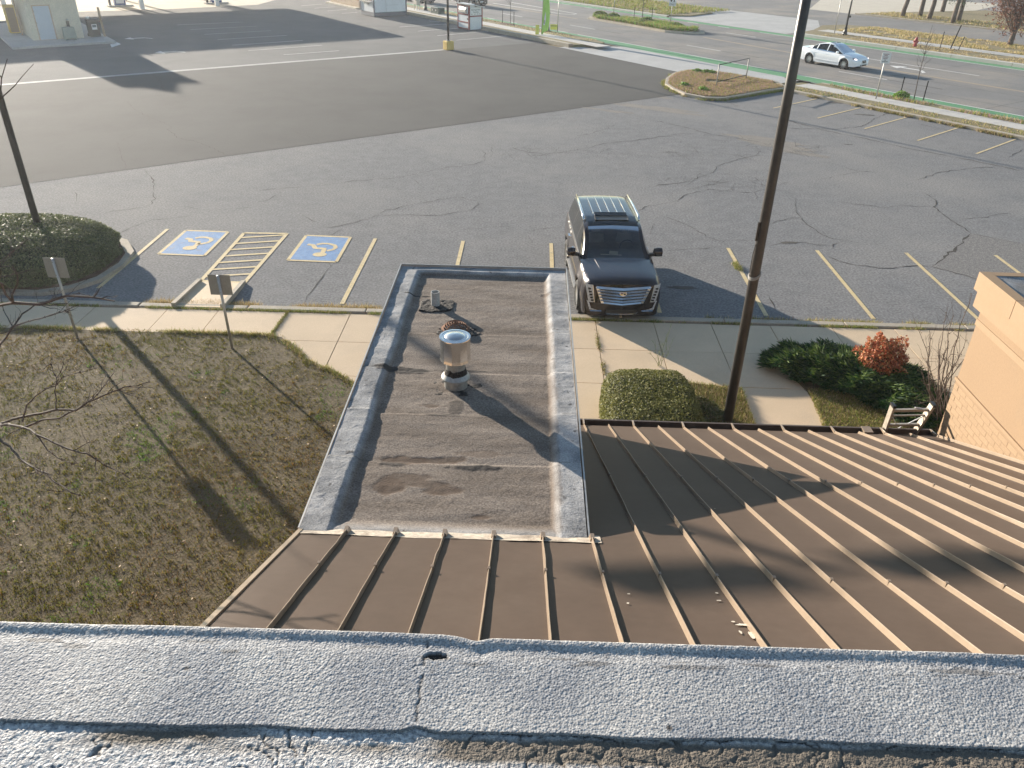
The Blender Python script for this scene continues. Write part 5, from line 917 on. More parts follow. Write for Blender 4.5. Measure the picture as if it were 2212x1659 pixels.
m = MB(); arc = [(.13*math.cos(a), .18+.13*math.sin(a)) for a in np.linspace(0, math.pi, 12)]; pts = [(.13, -.18)]+arc+[(-.13, 0.0)]
for (x0, y0), (x1, y1) in zip(pts[:-1], pts[1:]): d = np.array([x1-x0, y1-y0]); d /= np.linalg.norm(d); q_ = np.array([-d[1], d[0]])*.04; m.add([Mx @ Vector((x, y, .011)) for x, y in ((x0+q_[0], y0+q_[1]), (x0-q_[0], y0-q_[1]), (x1-q_[0], y1-q_[1]), (x1+q_[0], y1+q_[1]))], [(0, 1, 2, 3)])
m.add([Mx @ Vector((x, y, .0115)) for x, y in ((-.25, .02), (-.01, .02), (-.13, -.18))], [(0, 1, 2)]); m.build('arrow_print', M['ink'], t)
# empty sign frame on the lot island
a, b = P(1547, 188, .14), P(1611, 172, .14); t = thing('pipe_sign_stand', 'empty rusty pipe sign frame standing on the lot island', 'sign frame', (a+b)/2)
for p in (a, b): MB().tube([p, p+[0, 0, 1.32]], .034, 8).build('post', M['signback'], t, smooth=True)
for z_ in (.28, 1.25): MB().tube([a+[0, 0, z_], b+[0, 0, z_]], .026, 8).build('rail', M['pole'], t, smooth=True)
MB().tube([a+(b-a)*.45+[0, 0, .3], a+(b-a)*.62+[0, 0, .75]], .008, 5).build('wire', M['galv'], t)
# hydrant
h = P(1976, 100, .15); t = thing('fire_hydrant', 'dark red fire hydrant on the opposite verge', 'hydrant', h)
MB().lathe([(.17, 0), (.17, .04), (.12, .05), (.115, .42), (.15, .44), (.15, .47), (.13, .50), (.11, .60), (.05, .67), (.05, .73), (.01, .74)], h, 14).build('barrel', M['redh'], t, angle=40)
for s_ in (-1, 1): MB().tube([h+[s_*.08, 0, .36], h+[s_*.21, 0, .36]], .06, 8).build('hose_outlet', M['redh'], t)
MB().tube([h+[0, -.08, .30], h+[0, -.22, .30]], .085, 8).build('pumper_outlet', M['redh'], t)
# recycling donation box
UVF = lambda u, v, z=0.: frame(W(u, v, z), (ST_U[0], ST_U[1], 0), (ST_N[0], ST_N[1], 0), (0, 0, 1))
t = thing('donation_box', 'white and maroon clothing recycling box with a sloped white roof', 'donation box', W(-64.8, 41.5)); Mx = UVF(-64.85, 41.5)
MB().box((-.93, -.70, .06), (.93, .70, 1.86), Mx).build('box_body', M['whitep'], t); MB().box((-.9, -.66, 0), (.9, .66, .06), Mx).build('skid', M['slate'], t)
MB().add([Mx @ Vector(p) for p in ((-1.08, -.86, 2.08), (1.12, -.86, 2.08), (1.12, .84, 1.80), (-1.08, .84, 1.80), (-1.08, -.86, 2.14), (1.12, -.86, 2.14), (1.12, .84, 1.86), (-1.08, .84, 1.86))], [(0, 3, 2, 1), (4, 5, 6, 7), (0, 1, 5, 4), (1, 2, 6, 5), (2, 3, 7, 6), (3, 0, 4, 7)]).build('roof', M['paper'], t)
MB().box((-.92, -.69, 1.8), (.92, -.1, 2.08), Mx).build('gable', M['whitep'], t)
for (x0, y0, z0), (x1, y1, z1) in (((.935, -.71, .06), (.95, -.60, 2.0)), ((.935, .60, .06), (.95, .71, 1.9)), ((.935, -.6, 1.08), (.948, .6, 1.18))): MB().box((x0, y0, z0), (x1, y1, z1), Mx).build('trim', M['maroon'], t)
for (x0, z0), (x1, z1) in (((-.95, .06), (-.80, 2.0)), ((.80, .06), (.95, 2.0)), ((-.8, .06), (.8, .16)), ((-.8, .56), (.8, .68)), ((-.8, 1.18), (.8, 1.32)), ((-.8, 1.88), (.8, 2.0))): MB().box((x0, -.715, z0), (x1, -.702, z1), Mx).build('trim', M['maroon'], t)
MB().add([Mx @ Vector(p) for p in ((-.6, -.705, 1.36), (.6, -.705, 1.36), (.6, -.705, 1.84), (-.6, -.705, 1.84), (-.6, -.85, 1.42), (.6, -.85, 1.42), (.5, -.85, 1.62), (-.5, -.85, 1.62))], [(0, 1, 5, 4), (4, 5, 6, 7), (7, 6, 2, 3), (0, 4, 7, 3), (1, 2, 6, 5)]).build('deposit_chute', M['galv'], t)
MB().box((.68, -.75, .86), (.76, -.70, .98), Mx).build('lock', M['black'], t); MB().box((.4, .705, .7), (.9, .76, 1.2), Mx).build('side_panel', M['maroon'], t)
RX = Mx @ Matrix(((0, 0, 1, .952), (1, 0, 0, 0), (0, 1, 0, 0), (0, 0, 0, 1)))
MB().box((-.56, 1.22, -.004), (.56, 1.80, 0), RX).build('sign_face', M['paper'], t)
text_mesh('Clothing & Shoe', .145, M['ink'], t, RX @ Matrix.Translation((0, 1.64, .002))); text_mesh('Recycling', .145, M['ink'], t, RX @ Matrix.Translation((0, 1.46, .002)))
for x in (-.42, -.1, .2, .42): MB().box((x-.05, 1.26, .001), (x+.05, 1.34, .003), RX).build('print_mark', M['galv'], t)
# white sales kiosk
t = thing('kiosk', 'white sales kiosk with slate blue trim at the far kerb of the lot', 'kiosk', W(-78.1, 39.8)); Mx = UVF(-78.12, 39.83)
MB().box((-1.42, -1.76, .3), (1.42, 1.76, 2.7), Mx).build('cabin', M['whitep'], t); MB().box((-1.44, -1.78, .05), (1.44, 1.78, .42), Mx).build('base_skirt', M['slate'], t)
for x, y in ((1.42, -1.76), (1.42, 1.76), (-1.42, -1.76)): MB().box((x-.06, y-.06, .42), (x+.06, y+.06, 2.7), Mx).build('corner_trim', M['slate'], t)
MB().box((-1.6, -1.95, 2.7), (1.6, 1.95, 2.85), Mx).build('roof', M['slate'], t); MB().box((-1.1, -2.06, 1.28), (1.1, -1.76, 1.34), Mx).build('counter', M['galv'], t); MB().box((-1.05, -1.775, 1.38), (1.05, -1.758, 2.3), Mx).build('serving_window', M['black'], t)
for k in range(4): MB().add([Mx @ Vector(p) for p in ((-.55+k*.3, -1.80, 1.27), (-.33+k*.3, -1.80, 1.27), (-.44+k*.3, -1.82, .95))], [(0, 1, 2)]).build('pennant', M['black'], t)
for y in (-.45,): MB().box((1.421, y-.012, .45), (1.427, y+.012, 2.6), Mx).build('panel_joint', M['galv'], t)
MB().box((1.421, -.4, 1.02), (1.427, .9, 1.035), Mx).build('panel_joint', M['galv'], t)
# brick wall by the kiosk
t = thing('brick_wall', 'red brick wall on a tan stone base beyond the white kiosk', 'wall', W(-88.3, 40.9)); Mx = UVF(-88.3, 40.8)
MB().box((-3.6, -.55, 0), (3.7, .55, .75), Mx).build('stone_base', M['stone'], t); MB().box((-3.5, -.45, .75), (3.6, .45, 2.6), Mx).build('brickwork', M['redbrick'], t); MB().box((-3.8, -1.0, -.02), (3.9, 1.0, .12), Mx).build('footing', M['pale'], t)
for k in range(8): MB().box((-3.6+k*.92+.01, -.575, .14), (-3.6+(k+1)*.92-.01, -.55, .74), Mx).build('stone', M['stone'], t)
# meter cabinet and green utility box
p = W(-79.2, 44.2, .2); t = thing('meter_cabinet', 'grey electric meter cabinet on legs by the far lamp', 'cabinet', p); Mx = UVF(-79.2, 44.2, .2)
for x, y in ((-.3, -.15), (.3, -.15), (-.3, .15), (.3, .15)): MB().box((x-.03, y-.03, 0), (x+.03, y+.03, .55), Mx).build('leg', M['galv'], t)
MB().box((-.36, -.2, .5), (.36, .2, 1.35), Mx).build('cabinet_body', M['galv'], t, bevel=.02); MB().lathe([(.12, 0), (.12, .1), (.08, .14)], (p[0]-.05, p[1]-.25, 1.1), 12).build('meter', M['galv'], t)
t = thing('utility_box', 'small dark green utility box on the verge between kiosk and donation box', 'utility box', W(-75.2, 44.3, .2)); Mx = UVF(-75.2, 44.3, .2)
MB().box((-.75, -.38, 0), (.75, .38, .55), Mx).build('housing', M['dgreen'], t, bevel=.03); MB().box((-.78, -.41, .55), (.78, .41, .60), Mx).build('lid', M['dgreen'], t, bevel=.02); MB().box((-.8, -.43, -.06), (.8, .43, .03), Mx).build('pad', M['walk2'], t)
for x in (-.35, .3): MB().box((x-.05, -.392, .28), (x+.05, -.382, .42), Mx).build('label_plate', M['paper'], t)
# feather flag and yard signs
fb = W(-57.6, 43.95, .2); t = thing('feather_flag', 'lime green feather flag on a bent pole by the near sidewalk', 'flag', fb); S = np.linspace(0, 1, 24); V = []; F = []
polep = [fb+np.array([.10*s_**2+.02, 0, 3.9*s_]) for s_ in S]; MB().tube(polep, [.02, .012], 6).build('flag_pole', M['black'], t)
nx = 6
for i, s_ in enumerate(S):
    w_ = .62*math.sin(math.pi*min(1, .10+.9*s_)**.75)**.6 if s_ > .06 else .12
    for k in range(nx): f_ = k/(nx-1); V.append(np.array(polep[i])+np.array([w_*f_+.02, .05*math.sin(6*s_+5*f_), 0]))
for i in range(23):
    for k in range(nx-1): F.append((i*nx+k, i*nx+k+1, (i+1)*nx+k+1, (i+1)*nx+k))
o = MB().add(V, F).build('flag_cloth', M['lime'], t, smooth=True); o.modifiers.new('thickness', 'SOLIDIFY').thickness = .004
MB().add([fb+np.array([x, -.075, z_]) for x, z_ in ((.16, .75), (.26, .72), (.36, 1.25), (.30, 1.75), (.22, 1.3))], [(0, 1, 2, 3, 4)]).build('white_print', M['paper'], t); MB().add([fb+np.array([x, -.08, z_]) for x, z_ in ((.2, .85), (.25, .83), (.24, 1.15), (.2, 1.1))], [(0, 1, 2, 3)]).build('black_print', M['ink'], t)
for k, (p, lb, w2, h2) in enumerate(((W(-57.7, 43.6, .2), 'pale yellow card sign at the foot of the feather flag', .30, .75), (W(-58.9, 46.3, .2), 'yellow yard sign beside the black street lamp', .62, .42))):
    t = thing('yard_sign', lb, 'sign', p); MB().box((p[0]-w2/2, p[1]-.006, p[2]+(.0 if k == 0 else .12)), (p[0]+w2/2, p[1]+.006, p[2]+h2+(.0 if k == 0 else .12))).build('card', M['limey'], t)
    for s_ in (-1, 1): MB().tube([(p[0]+s_*w2*.35, p[1]+.012, p[2]-.02), (p[0]+s_*w2*.35, p[1]+.012, p[2]+.3)], .006, 5).build('wire_leg', M['galv'], t)
    if k:
        for q_ in range(5): MB().box((p[0]-w2*.42+q_*w2*.17, p[1]-.009, p[2]+.38), (p[0]-w2*.42+q_*w2*.17+.07, p[1]-.0065, p[2]+.46)).build('print_mark', M['ink'], t)
# ---- filling station
sl = struct(MB().prism(uvpoly([(-85, 6.1), (-69.2, 6.1), (-69.3, 12.95), (-85, 12.95)]), -.02, .15).build('station_island', M['apron']))
t = thing('station_kiosk', 'small cream brick station building with a pale blue door at the top left', 'building', W(-76, 9.6, .15)); Mx = UVF(-76, 9.6, .15)
MB().box((-4, -1.72, 0), (3.78, 1.72, 2.85), Mx).build('wall', M['kbrick'], t); MB().box((-4.3, -2.1, 2.85), (4.1, 2.1, 3.1), Mx).build('roof', M['paper'], t)
MB().box((3.785, -1.32, 0), (3.80, -.10, 2.36), Mx).build('door_frame', M['stone'], t); d_ = MB().box((3.80, -1.24, .02), (3.825, -.19, 2.28), Mx).build('door', M['doorblue'], t)
for z_ in (.35, 1.1, 1.9): MB().box((3.825, -1.25, z_), (3.835, -1.20, z_+.12), Mx).build('hinge', M['galv'], d_)
MB().lathe([(.03, 0), (.03, .05)], Mx @ Vector((3.85, -.28, 1.05)), 8).build('knob', M['galv'], d_)
m = MB()
for r_ in range(34):
    for k in range(16):
        y = -1.70+k*.215+(.1 if r_ % 2 else 0)
        if y+.2 < 1.72 and not (-1.36 < y+.1 < -.06 and r_*.083 < 2.38): m.box((3.78, y, .02+r_*.083), (3.79, y+.2, .02+r_*.083+.068), Mx)
struct(m.build('brick_courses', M['kbrick'], t), 'stuff')
MB().box((3.79, .72, .80), (3.86, .92, 1.22), Mx).build('meter_base', M['bin'], t); MB().lathe([(.09, 0), (.09, .08), (.05, .12)], Mx @ Vector((3.9, .82, 1.25)), 10).build('meter_glass', M['galv'], t); MB().tube([Mx @ Vector((3.83, .86, .8)), Mx @ Vector((3.83, .88, .0))], .025, 6).build('conduit', M['ubox'], t)
t = thing('utility_box', 'grey green equipment box in front of the station wall', 'utility box', W(-71.3, 10.25, .15)); Mx = UVF(-71.4, 10.25, .15)
MB().box((-.28, -.42, .12), (.28, .42, .88), Mx, .93).build('housing', M['ubox'], t, bevel=.03); MB().box((-.24, -.12, .885), (.2, .12, .90), Mx).build('lid_handle', M['galv'], t)
for y in (-.34, .34): MB().box((-.22, y-.05, 0), (.22, y+.05, .12), Mx).build('foot', M['ubox'], t)
t = thing('trash_bin', 'dark wheeled trash bin with white sticker beside the station', 'bin', W(-72.75, 12.25, .15)); Mx = UVF(-72.8, 12.2, .15)
MB().box((-.33, -.40, .04), (.33, .40, 1.12), Mx @ Matrix.Rotation(0, 4, 'Z')).build('body', M['bin'], t, bevel=.04); MB().box((-.38, -.44, 1.12), (.36, .44, 1.22), Mx, .9).build('lid', M['bin'], t, bevel=.03); MB().box((.331, -.14, .50), (.335, .22, .88), Mx).build('sticker', M['paper'], t); MB().box((.336, -.10, .66), (.338, .18, .84), Mx).build('sticker_print', M['slate'], t)
for y in (-.36, .36): MB().lathe([(.11, -.04), (.11, .04)], Mx @ Vector((-.3, y, .11)), 10, 'y').build('wheel', M['black'], t)
for k, y in enumerate((-.36, -.24)): MB().tube([Mx @ Vector((.15-.1*k, y, 1.22)), Mx @ Vector((.25-.1*k, y+.02, 1.34)), Mx @ Vector((.1-.1*k, y+.1, 1.38))], [.06, .09, .03], 8).build('rubbish_bag', M['paper'], t, smooth=True)
b = W(-72.3, 12.8, .15); t = thing('wood_post', 'leaning weathered wooden post beside the trash bin', 'post', b); MB().bar(b, b+np.array([-.06, .0, 2.05]), .14, .10).build('post', M['wood'], t); MB().bar(b+[-.2, -.02, 1.05], b+[.05, -.02, 1.12], .05, .08).build('red_band', M['maroon'], t)
p = W(-77.3, 7.35, .15); t = thing('yellow_cabinet', 'tall yellow cabinet beside the station building at the left edge', 'cabinet', p); Mx = UVF(-77.3, 7.3, .15); MB().box((-.5, -.35, .05), (.5, .35, 2.0), Mx).build('body', M['yellowp'], t, bevel=.02); MB().box((.505, -.28, .12), (.515, .28, 1.85), Mx).build('door', M['creamtrim'], t); MB().box((-.45, -.3, 0), (.45, .3, .05), Mx).build('plinth', M['galv'], t)
for k in range(3): b = W(-75.9+.12*k, 7.6+.02*k, .15); o = MB().bar(b, b+np.array([-.02, .02, 2.7]), .18, .03, (ST_N[0], ST_N[1], 0)); o.bar(b+[0, 0, .4], b+[.05, .04, .43], .16, .05); tag(o.build('board', M['wood'], None), ['weathered board against the station wall, leftmost of three', 'weathered board against the station wall, middle of three', 'weathered board against the station wall, rightmost of three'][k], 'board', 'boards by the station')
for k, px in enumerate(((262, 14.5), (470, 8.5))):
    b = P(*px); u, v = b[:2]@ST_U, b[:2]@ST_N; t = thing('fuel_pump', ['white and blue fuel pump nearer the station building', 'white and blue fuel pump farther from the station building'][k], 'fuel pump', b); Mx = UVF(u-.4, v)
    MB().box((-.55, -1.2, 0), (.5, 1.2, .14), Mx).build('plinth', M['apron'], t, bevel=.03); MB().box((-.25, -.42, .14), (.25, .42, 2.1), Mx).build('body', M['whitep'], t)
    for y in (-.46, .46): MB().box((-.3, y-.06, .14), (.3, y+.06, 2.2), Mx).build('side_frame', M['bluep'], t)
    MB().box((-.31, -.52, .14), (.31, .52, .30), Mx).build('base_frame', M['bluep'], t); MB().tube([Mx @ Vector((.30, .45, 1.5)), Mx @ Vector((.5, .6, .6)), Mx @ Vector((.45, .62, .45)), Mx @ Vector((.3, .55, 1.2))], .025, 6).build('hose', M['black'], t); MB().box((.252, -.3, 1.1), (.262, .3, 1.7), Mx).build('screen', M['slate'], t)
    MB().box((-.1, -1.05, .14), (.1, -.85, 1.1), Mx).build('bollard', M['bin'], t)
t = thing('station_canopy', 'flat canopy of the filling station, out of the picture, shading the lot', 'canopy', W(-100, 6)); Mx = UVF(-100, 6)
MB().box((-11, -30, 4.9), (10.6, 25.5, 5.7), Mx).build('deck', M['canopy'], t)
m = MB(); pg = [(-.2, 5.7), (-.1, 8.28), (.8, 8.35), (1.8, 8.9), (2.9, 8.3), (4.0, 8.38), (4.1, 5.7)]; m.add([Mx @ Vector((x, y, z_)) for x in (10.1, 10.55) for y, z_ in pg], [(0, 1, 2, 3, 4, 5, 6)[::-1], tuple(range(7, 14))]+[(i, (i+1) % 7, 7+(i+1) % 7, 7+i) for i in range(7)]); m.build('sign_panel', M['canopy'], t)
for x in (-8, 7):
    for y in (-24, -12, 2.5, 14.5, 22): MB().box((x-.2, y-.2, 0), (x+.2, y+.2, 4.9), Mx).build('column', M['canopy'], t)
# ================================================================== CARS
def mono(keys):
    xs_ = np.array([k[0] for k in keys], float); ys_ = np.array([k[1] for k in keys], float); h = np.diff(xs_); d = np.diff(ys_)/h; m = np.zeros(len(xs_)); m[0], m[-1] = d[0], d[-1]
    for i in range(1, len(xs_)-1): m[i] = 0 if d[i-1]*d[i] <= 0 else 2/(1/d[i-1]+1/d[i])
    def f(x):
        x = np.clip(x, xs_[0], xs_[-1]); i = np.clip(np.searchsorted(xs_, x, 'right')-1, 0, len(h)-1); t = (x-xs_[i])/h[i]
        return (2*t**3-3*t**2+1)*ys_[i]+(t**3-2*t**2+t)*h[i]*m[i]+(-2*t**3+3*t**2)*ys_[i+1]+(t**3-t**2)*h[i]*m[i+1]
    return f
def spline(pts, n):
    pts = np.array(pts, float); s_ = np.r_[0, np.cumsum(np.linalg.norm(np.diff(pts, axis=0), axis=1)+1e-6)]; fx, fy = mono(list(zip(s_, pts[:, 0]))), mono(list(zip(s_, pts[:, 1]))); t = np.linspace(0, s_[-1], n); return np.c_[fx(t), fy(t)]
M['cglass'] = glass('car_glass', (.42, .48, .48), .5); M['dglass'] = pm('dark_privacy_glass', (.006, .008, .009), (.010, .012, .012), 3, .04, spec=.4)
M['tyre'] = pm('tyre_rubber', (.018, .018, .018), (.028, .027, .026), 20, .8); M['rim'] = pm('alloy_rim', (.62, .61, .58), (.56, .55, .52), 9, .35, metal=.45); M['cabin'] = pm('cabin_trim', (.075, .065, .055), (.11, .095, .08), 6, .8); M['seat'] = pm('seat_leather', (.16, .15, .14), (.20, .19, .175), 5, .6); M['tan'] = pm('tan_papers', (.45, .36, .24), (.50, .40, .28), 6, .8)
M['lens'] = pm('lamp_lens', (.55, .57, .60), (.30, .32, .34), 30, .08, spec=.7); M['redlens'] = pm('tail_lens', (.35, .02, .02), (.45, .04, .04), 10, .15, spec=.6); M['litlens'] = pm('lit_lamp', (.9, .85, .85), None, rough=.2, emit=((1., .9, .9), 1.5)); M['darkplastic'] = pm('dark_trim', (.015, .015, .016), (.022, .022, .022), 12, .55)
def wheel(t, x, y, r, w, side, spokes, name='wheel'):
    c = (x, y, r); o = MB().lathe([(r*.66, -w/2), (r*.90, -w/2), (r*.985, -w*.36), (r, -w*.2), (r, w*.2), (r*.985, w*.36), (r*.90, w/2), (r*.66, w/2)], c, 28, 'y', False).build(name, M['tyre'], t, local=True, angle=40)
    m = MB(); s_ = side*w/2; m.lathe([(r*.68, -w*.45), (r*.68, w*.45), (r*.62, w*.45), (r*.60, -w*.45)], c, 28, 'y', False); m.lathe([(.001, s_*.8), (r*.12, s_*.85), (r*.15, s_*.5), (r*.15, 0)], c, 12, 'y', False)
    for k in range(spokes):
        a = 2*math.pi*k/spokes; d = np.array([math.cos(a), 0, math.sin(a)]); q = np.array([-math.sin(a), 0, math.cos(a)]); b0 = np.array(c)+d*r*.10+[0, s_*.78, 0]; b1 = np.array(c)+d*r*.64+[0, s_*.72, 0]; wd = r*.10 if spokes < 12 else r*.062
        m.add([b0-q*wd*.8, b0+q*wd*.8, b1+q*wd, b1-q*wd, b0-q*wd*.8-[0, s_*.3, 0], b0+q*wd*.8-[0, s_*.3, 0], b1+q*wd-[0, s_*.3, 0], b1-q*wd-[0, s_*.3, 0]], [(0, 1, 2, 3), (4, 7, 6, 5), (0, 4, 5, 1), (1, 5, 6, 2), (2, 6, 7, 3), (3, 7, 4, 0)])
    rim = m.build('rim', M['rim'], o, local=True, angle=30); MB().lathe([(.001, -s_*.1), (r*.62, -s_*.1)], c, 20, 'y', False).build('brake_disc', M['darkplastic'], o, local=True); return o
def loft(t, st, sect, ns, classify, mats, cap=None):
    """mirror a half section lofted along x; faces go to the part that classify(x, j, y, z) names"""
    n = len(st); half = [sect(x) for x in st]; J = len(half[0]); V = np.zeros((n, 2*J-1, 3))
    for i, x in enumerate(st):
        h = half[i]; V[i, :J] = np.c_[np.full(J, x), h[:, 0], h[:, 1]]; V[i, J:] = np.c_[np.full(J-1, x), -h[-2::-1, 0], h[-2::-1, 1]]
    K = 2*J-1; groups = {}
    for i in range(n-1):
        for j in range(K-1):
            a, b, c_, d = (i, j), (i, j+1), (i+1, j+1), (i+1, j); mid = (V[a]+V[b]+V[c_]+V[d])/4; jj = min(j, K-2-j)
            groups.setdefault(classify(mid[0], jj/(J-1.), mid[1], mid[2]), []).append((a, d, c_, b))
    if cap:
        groups.setdefault(cap[0], []).append(tuple((0, j) for j in range(K))); groups.setdefault(cap[1], []).append(tuple((n-1, j) for j in range(K-1, -1, -1)))
    out = {}
    for nm, fs in groups.items():
        if nm is None: continue
        idx = {}; vv = []; ff = []
        for f_ in fs:
            q = []
            for k in f_:
                if k not in idx: idx[k] = len(vv); vv.append(tuple(V[k]))
                q.append(idx[k])
            ff.append(tuple(q))
        base = nm.split('#')[0]; out[nm] = MB().add(vv, ff).build(base, mats.get(base, mats['*']), t, local=True, angle=38)
    return out
def make_car(name, label, loc, rz, paint, sp):
    t = thing(name, label, 'car', loc, rz); K = {k: mono(v) for k, v in sp['keys'].items()}; ax = sp['axles']; R_ = sp['R']; xs0, xs1 = sp['x']
    base = np.unique(np.r_[np.linspace(xs0, xs1, 60), np.linspace(xs1-.25, xs1, 10), np.linspace(xs0, xs0+.25, 8)]+0.); 
    for a in ax: base = np.r_[base, np.linspace(a-R_*1.2, a+R_*1.2, 26)]
    st = np.unique(np.round(base, 3)); AR = R_*1.16
    def arch(x):
        z = 0
        for a in ax:
            d = abs(x-a)
            if d < AR: z = max(z, R_+math.sqrt(AR*AR-d*d))
        return z
    def sect(x):
        wl, wm, ws, wt, zs, zt, zc, zb = (float(K[k](x)) for k in ('wl', 'wm', 'ws', 'wt', 'zs', 'zt', 'zc', 'zb')); az = arch(x); b = max(zb, az); zm = max(sp['zm'], b+.07); zs = max(zs, zm+.06)
        lip = .018 if az > zb else 0
        low = np.array([(0, b), (wl*.9, b), (wl+lip, b+.01)]); up = spline([(wl+lip, b+.01), (wm+lip*.8, zm), (ws, zs), (wt, zt), (wt*.55, zt+(zc-zt)*.8), (0, zc)], 18); return np.vstack([low[:2], up])
    dr = sp['doors']; cow, rear = sp['cowl'], sp['rear']
    def cls(x, j, y, z):
        s_ = '#l' if y > 0 else '#r'
        if j < .10: return 'underbody'
        top = abs(y) < float(K['wt'](x))*1.0 and z > float(K['zt'](x))-.01
        if top and x > cow: return 'hood' if x < xs1-.10 else 'front_bumper'
        if top and rear < x <= cow: return 'cabin_floor'
        if top: return 'boot_lid'
        if x > xs1-.42: return 'front_bumper'
        if x > dr[0]: return 'fender'+s_
        if x > dr[1]: return 'front_door'+s_
        if x > dr[2]: return 'rear_door'+s_
        if x > xs0+.30: return 'quarter_panel'+s_
        return 'rear_bumper'
    mats = {'*': paint, 'underbody': M['darkplastic'], 'cabin_floor': M['cabin']}
    body = loft(t, st, sect, 20, cls, mats, ('rear_bumper', 'front_bumper'))
    G = {k: mono(v) for k, v in sp['green'].items()}; g0, g1 = sp['gx']; gst = np.unique(np.round(np.r_[np.linspace(g0, g1, 54), sp['wind'][1], sp['wind'][0], sp['pillars'], np.array(sp['pillars'])+.07], 3))
    def gsect(x):
        wb, wr, zr = float(G['wb'](x)), float(G['wr'](x)), float(G['zr'](x)); z0 = float(K['zt'](x))-.015; zr = max(zr, z0+.012); e = zr-(zr-z0)*.10-.004; wr = min(wr, wb)
        return np.vstack([spline([(wb, z0), (wb+(wr-wb)*.42, z0+(e-z0)*.5), (wr, e)], 8)[:-1], spline([(wr, e), (wr*.9, e+(zr-e)*.72), (wr*.6, zr-.004), (0, zr+.012)], 8)])
    hd, bk = sp['wind']
    def gcls(x, j, y, z):
        s_ = '#l' if y > 0 else '#r'
        if j > .53: return 'windshield' if x > hd else ('rear_window' if x < bk else ('roof_glass' if x > sp.get('rglass', 9) else 'roof'))
        if x > hd and j > .40: return 'pillar#a'+s_
        if j > .46: return 'roof'
        if j < .06: return 'belt_trim'+s_
        for p_ in sp['pillars']:
            if p_ < x < p_+.07: return 'pillar#%.2f' % p_+s_
        if x < sp['dpillar']: return 'pillar#d'+s_
        for k in range(len(sp['pillars'])):
            if x > sp['pillars'][k]: return 'side_window#%d%s' % (k, s_)
        return 'side_window#9'+s_
    gl = {'*': paint, 'windshield': M['cglass'], 'rear_window': M['dglass'], 'roof_glass': M['dglass'], 'side_window': M[sp['sideglass']], 'belt_trim': M[sp['belt']]}
    loft(t, gst, gsect, 15, gcls, gl)
    for a in ax:
        for s_ in (-1, 1):
            wheel(t, a, s_*(sp['track']), R_, sp['tw'], s_, sp['spokes'])
            MB().lathe([(AR*.99, -.20), (AR*.99, .17)], (a, s_*(sp['track']-.10), R_), 24, 'y', False).build('wheel_well', M['black'], t, local=True)
    return t, K, G
SUVK = dict(wl=[(-2.78, .84), (-2.70, .90), (-2.5, .955), (-1.5, .975), (1.5, .975), (2.0, .965), (2.22, .93), (2.34, .86), (2.40, .76)], wm=[(-2.78, .86), (-2.70, .93), (-2.5, .99), (-1.5, 1.02), (1.5, 1.02), (2.0, 1.0), (2.22, .965), (2.34, .89), (2.40, .79)], ws=[(-2.78, .85), (-2.70, .92), (-2.5, .975), (-1.5, 1.0), (0, 1.0), (1.5, .985), (2.0, .965), (2.22, .93), (2.34, .87), (2.40, .78)],
            wt=[(-2.78, .80), (-2.7, .88), (-2.5, .93), (0, .945), (1.0, .935), (1.5, .90), (2.0, .87), (2.22, .835), (2.34, .80), (2.40, .74)], zs=[(-2.78, 1.0), (0, 1.02), (1.0, 1.03), (2.0, 1.0), (2.40, .96)], zt=[(-2.78, 1.16), (-2.6, 1.20), (0, 1.20), (1.0, 1.19), (1.8, 1.165), (2.15, 1.145), (2.32, 1.115), (2.40, 1.05)], zc=[(-2.78, 1.20), (0, 1.23), (.95, 1.245), (1.8, 1.225), (2.15, 1.20), (2.32, 1.155), (2.40, 1.085)], zb=[(-2.78, .42), (-2.5, .33), (1.9, .30), (2.2, .24), (2.40, .25)])
SUVG = dict(wb=[(-2.72, .88), (-2.5, .925), (0, .94), (.6, .935), (1.06, .90)], wr=[(-2.72, .72), (-2.4, .745), (0, .755), (.4, .76), (.7, .80), (1.06, .88)], zr=[(-2.72, 1.22), (-2.67, 1.45), (-2.58, 1.70), (-2.40, 1.80), (-1.8, 1.855), (-.6, 1.87), (-.1, 1.845), (.15, 1.79), (.5, 1.58), (.85, 1.34), (1.06, 1.21)])
SUVP = dict(keys=SUVK, green=SUVG, axles=(-1.473, 1.473), R=.40, x=(-2.78, 2.40), zm=.70, doors=(1.02, -.12, -1.02), cowl=1.02, rear=-2.6, gx=(-2.72, 1.06), wind=(.16, -2.42), pillars=(-.18, -1.22), dpillar=-2.40, rglass=-.46, sideglass='dglass', belt='chrome', track=.89, tw=.285, spokes=9)
bpaint = pm('black_cherry_paint', (.016, .0105, .011), (.018, .012, .012), 2, .24, metal=.3, coat=.6, spec=.35)
fa, ra = np.array([2.33, 18.82]), np.array([2.16, 21.76]); hd = (fa-ra)/np.linalg.norm(fa-ra); c = (fa+ra)/2
suv, K, G = make_car('suv', 'dark full-size luxury SUV with chrome grille parked facing the kerb', (c[0], c[1], .0), math.atan2(hd[1], hd[0]), bpaint, SUVP)
_wk = sorted((w, x) for x, w in SUVK['wm'] if x >= 1.5); _wx = [w for w, x in _wk]; _xx = [x for w, x in _wk]
def fx(y, z):                        # front face of the SUV
    a = abs(y); return 2.402+.012*(1-min(1, (a/.79)**2)) if a < .79 else float(np.interp(a, _wx, _xx))+.004
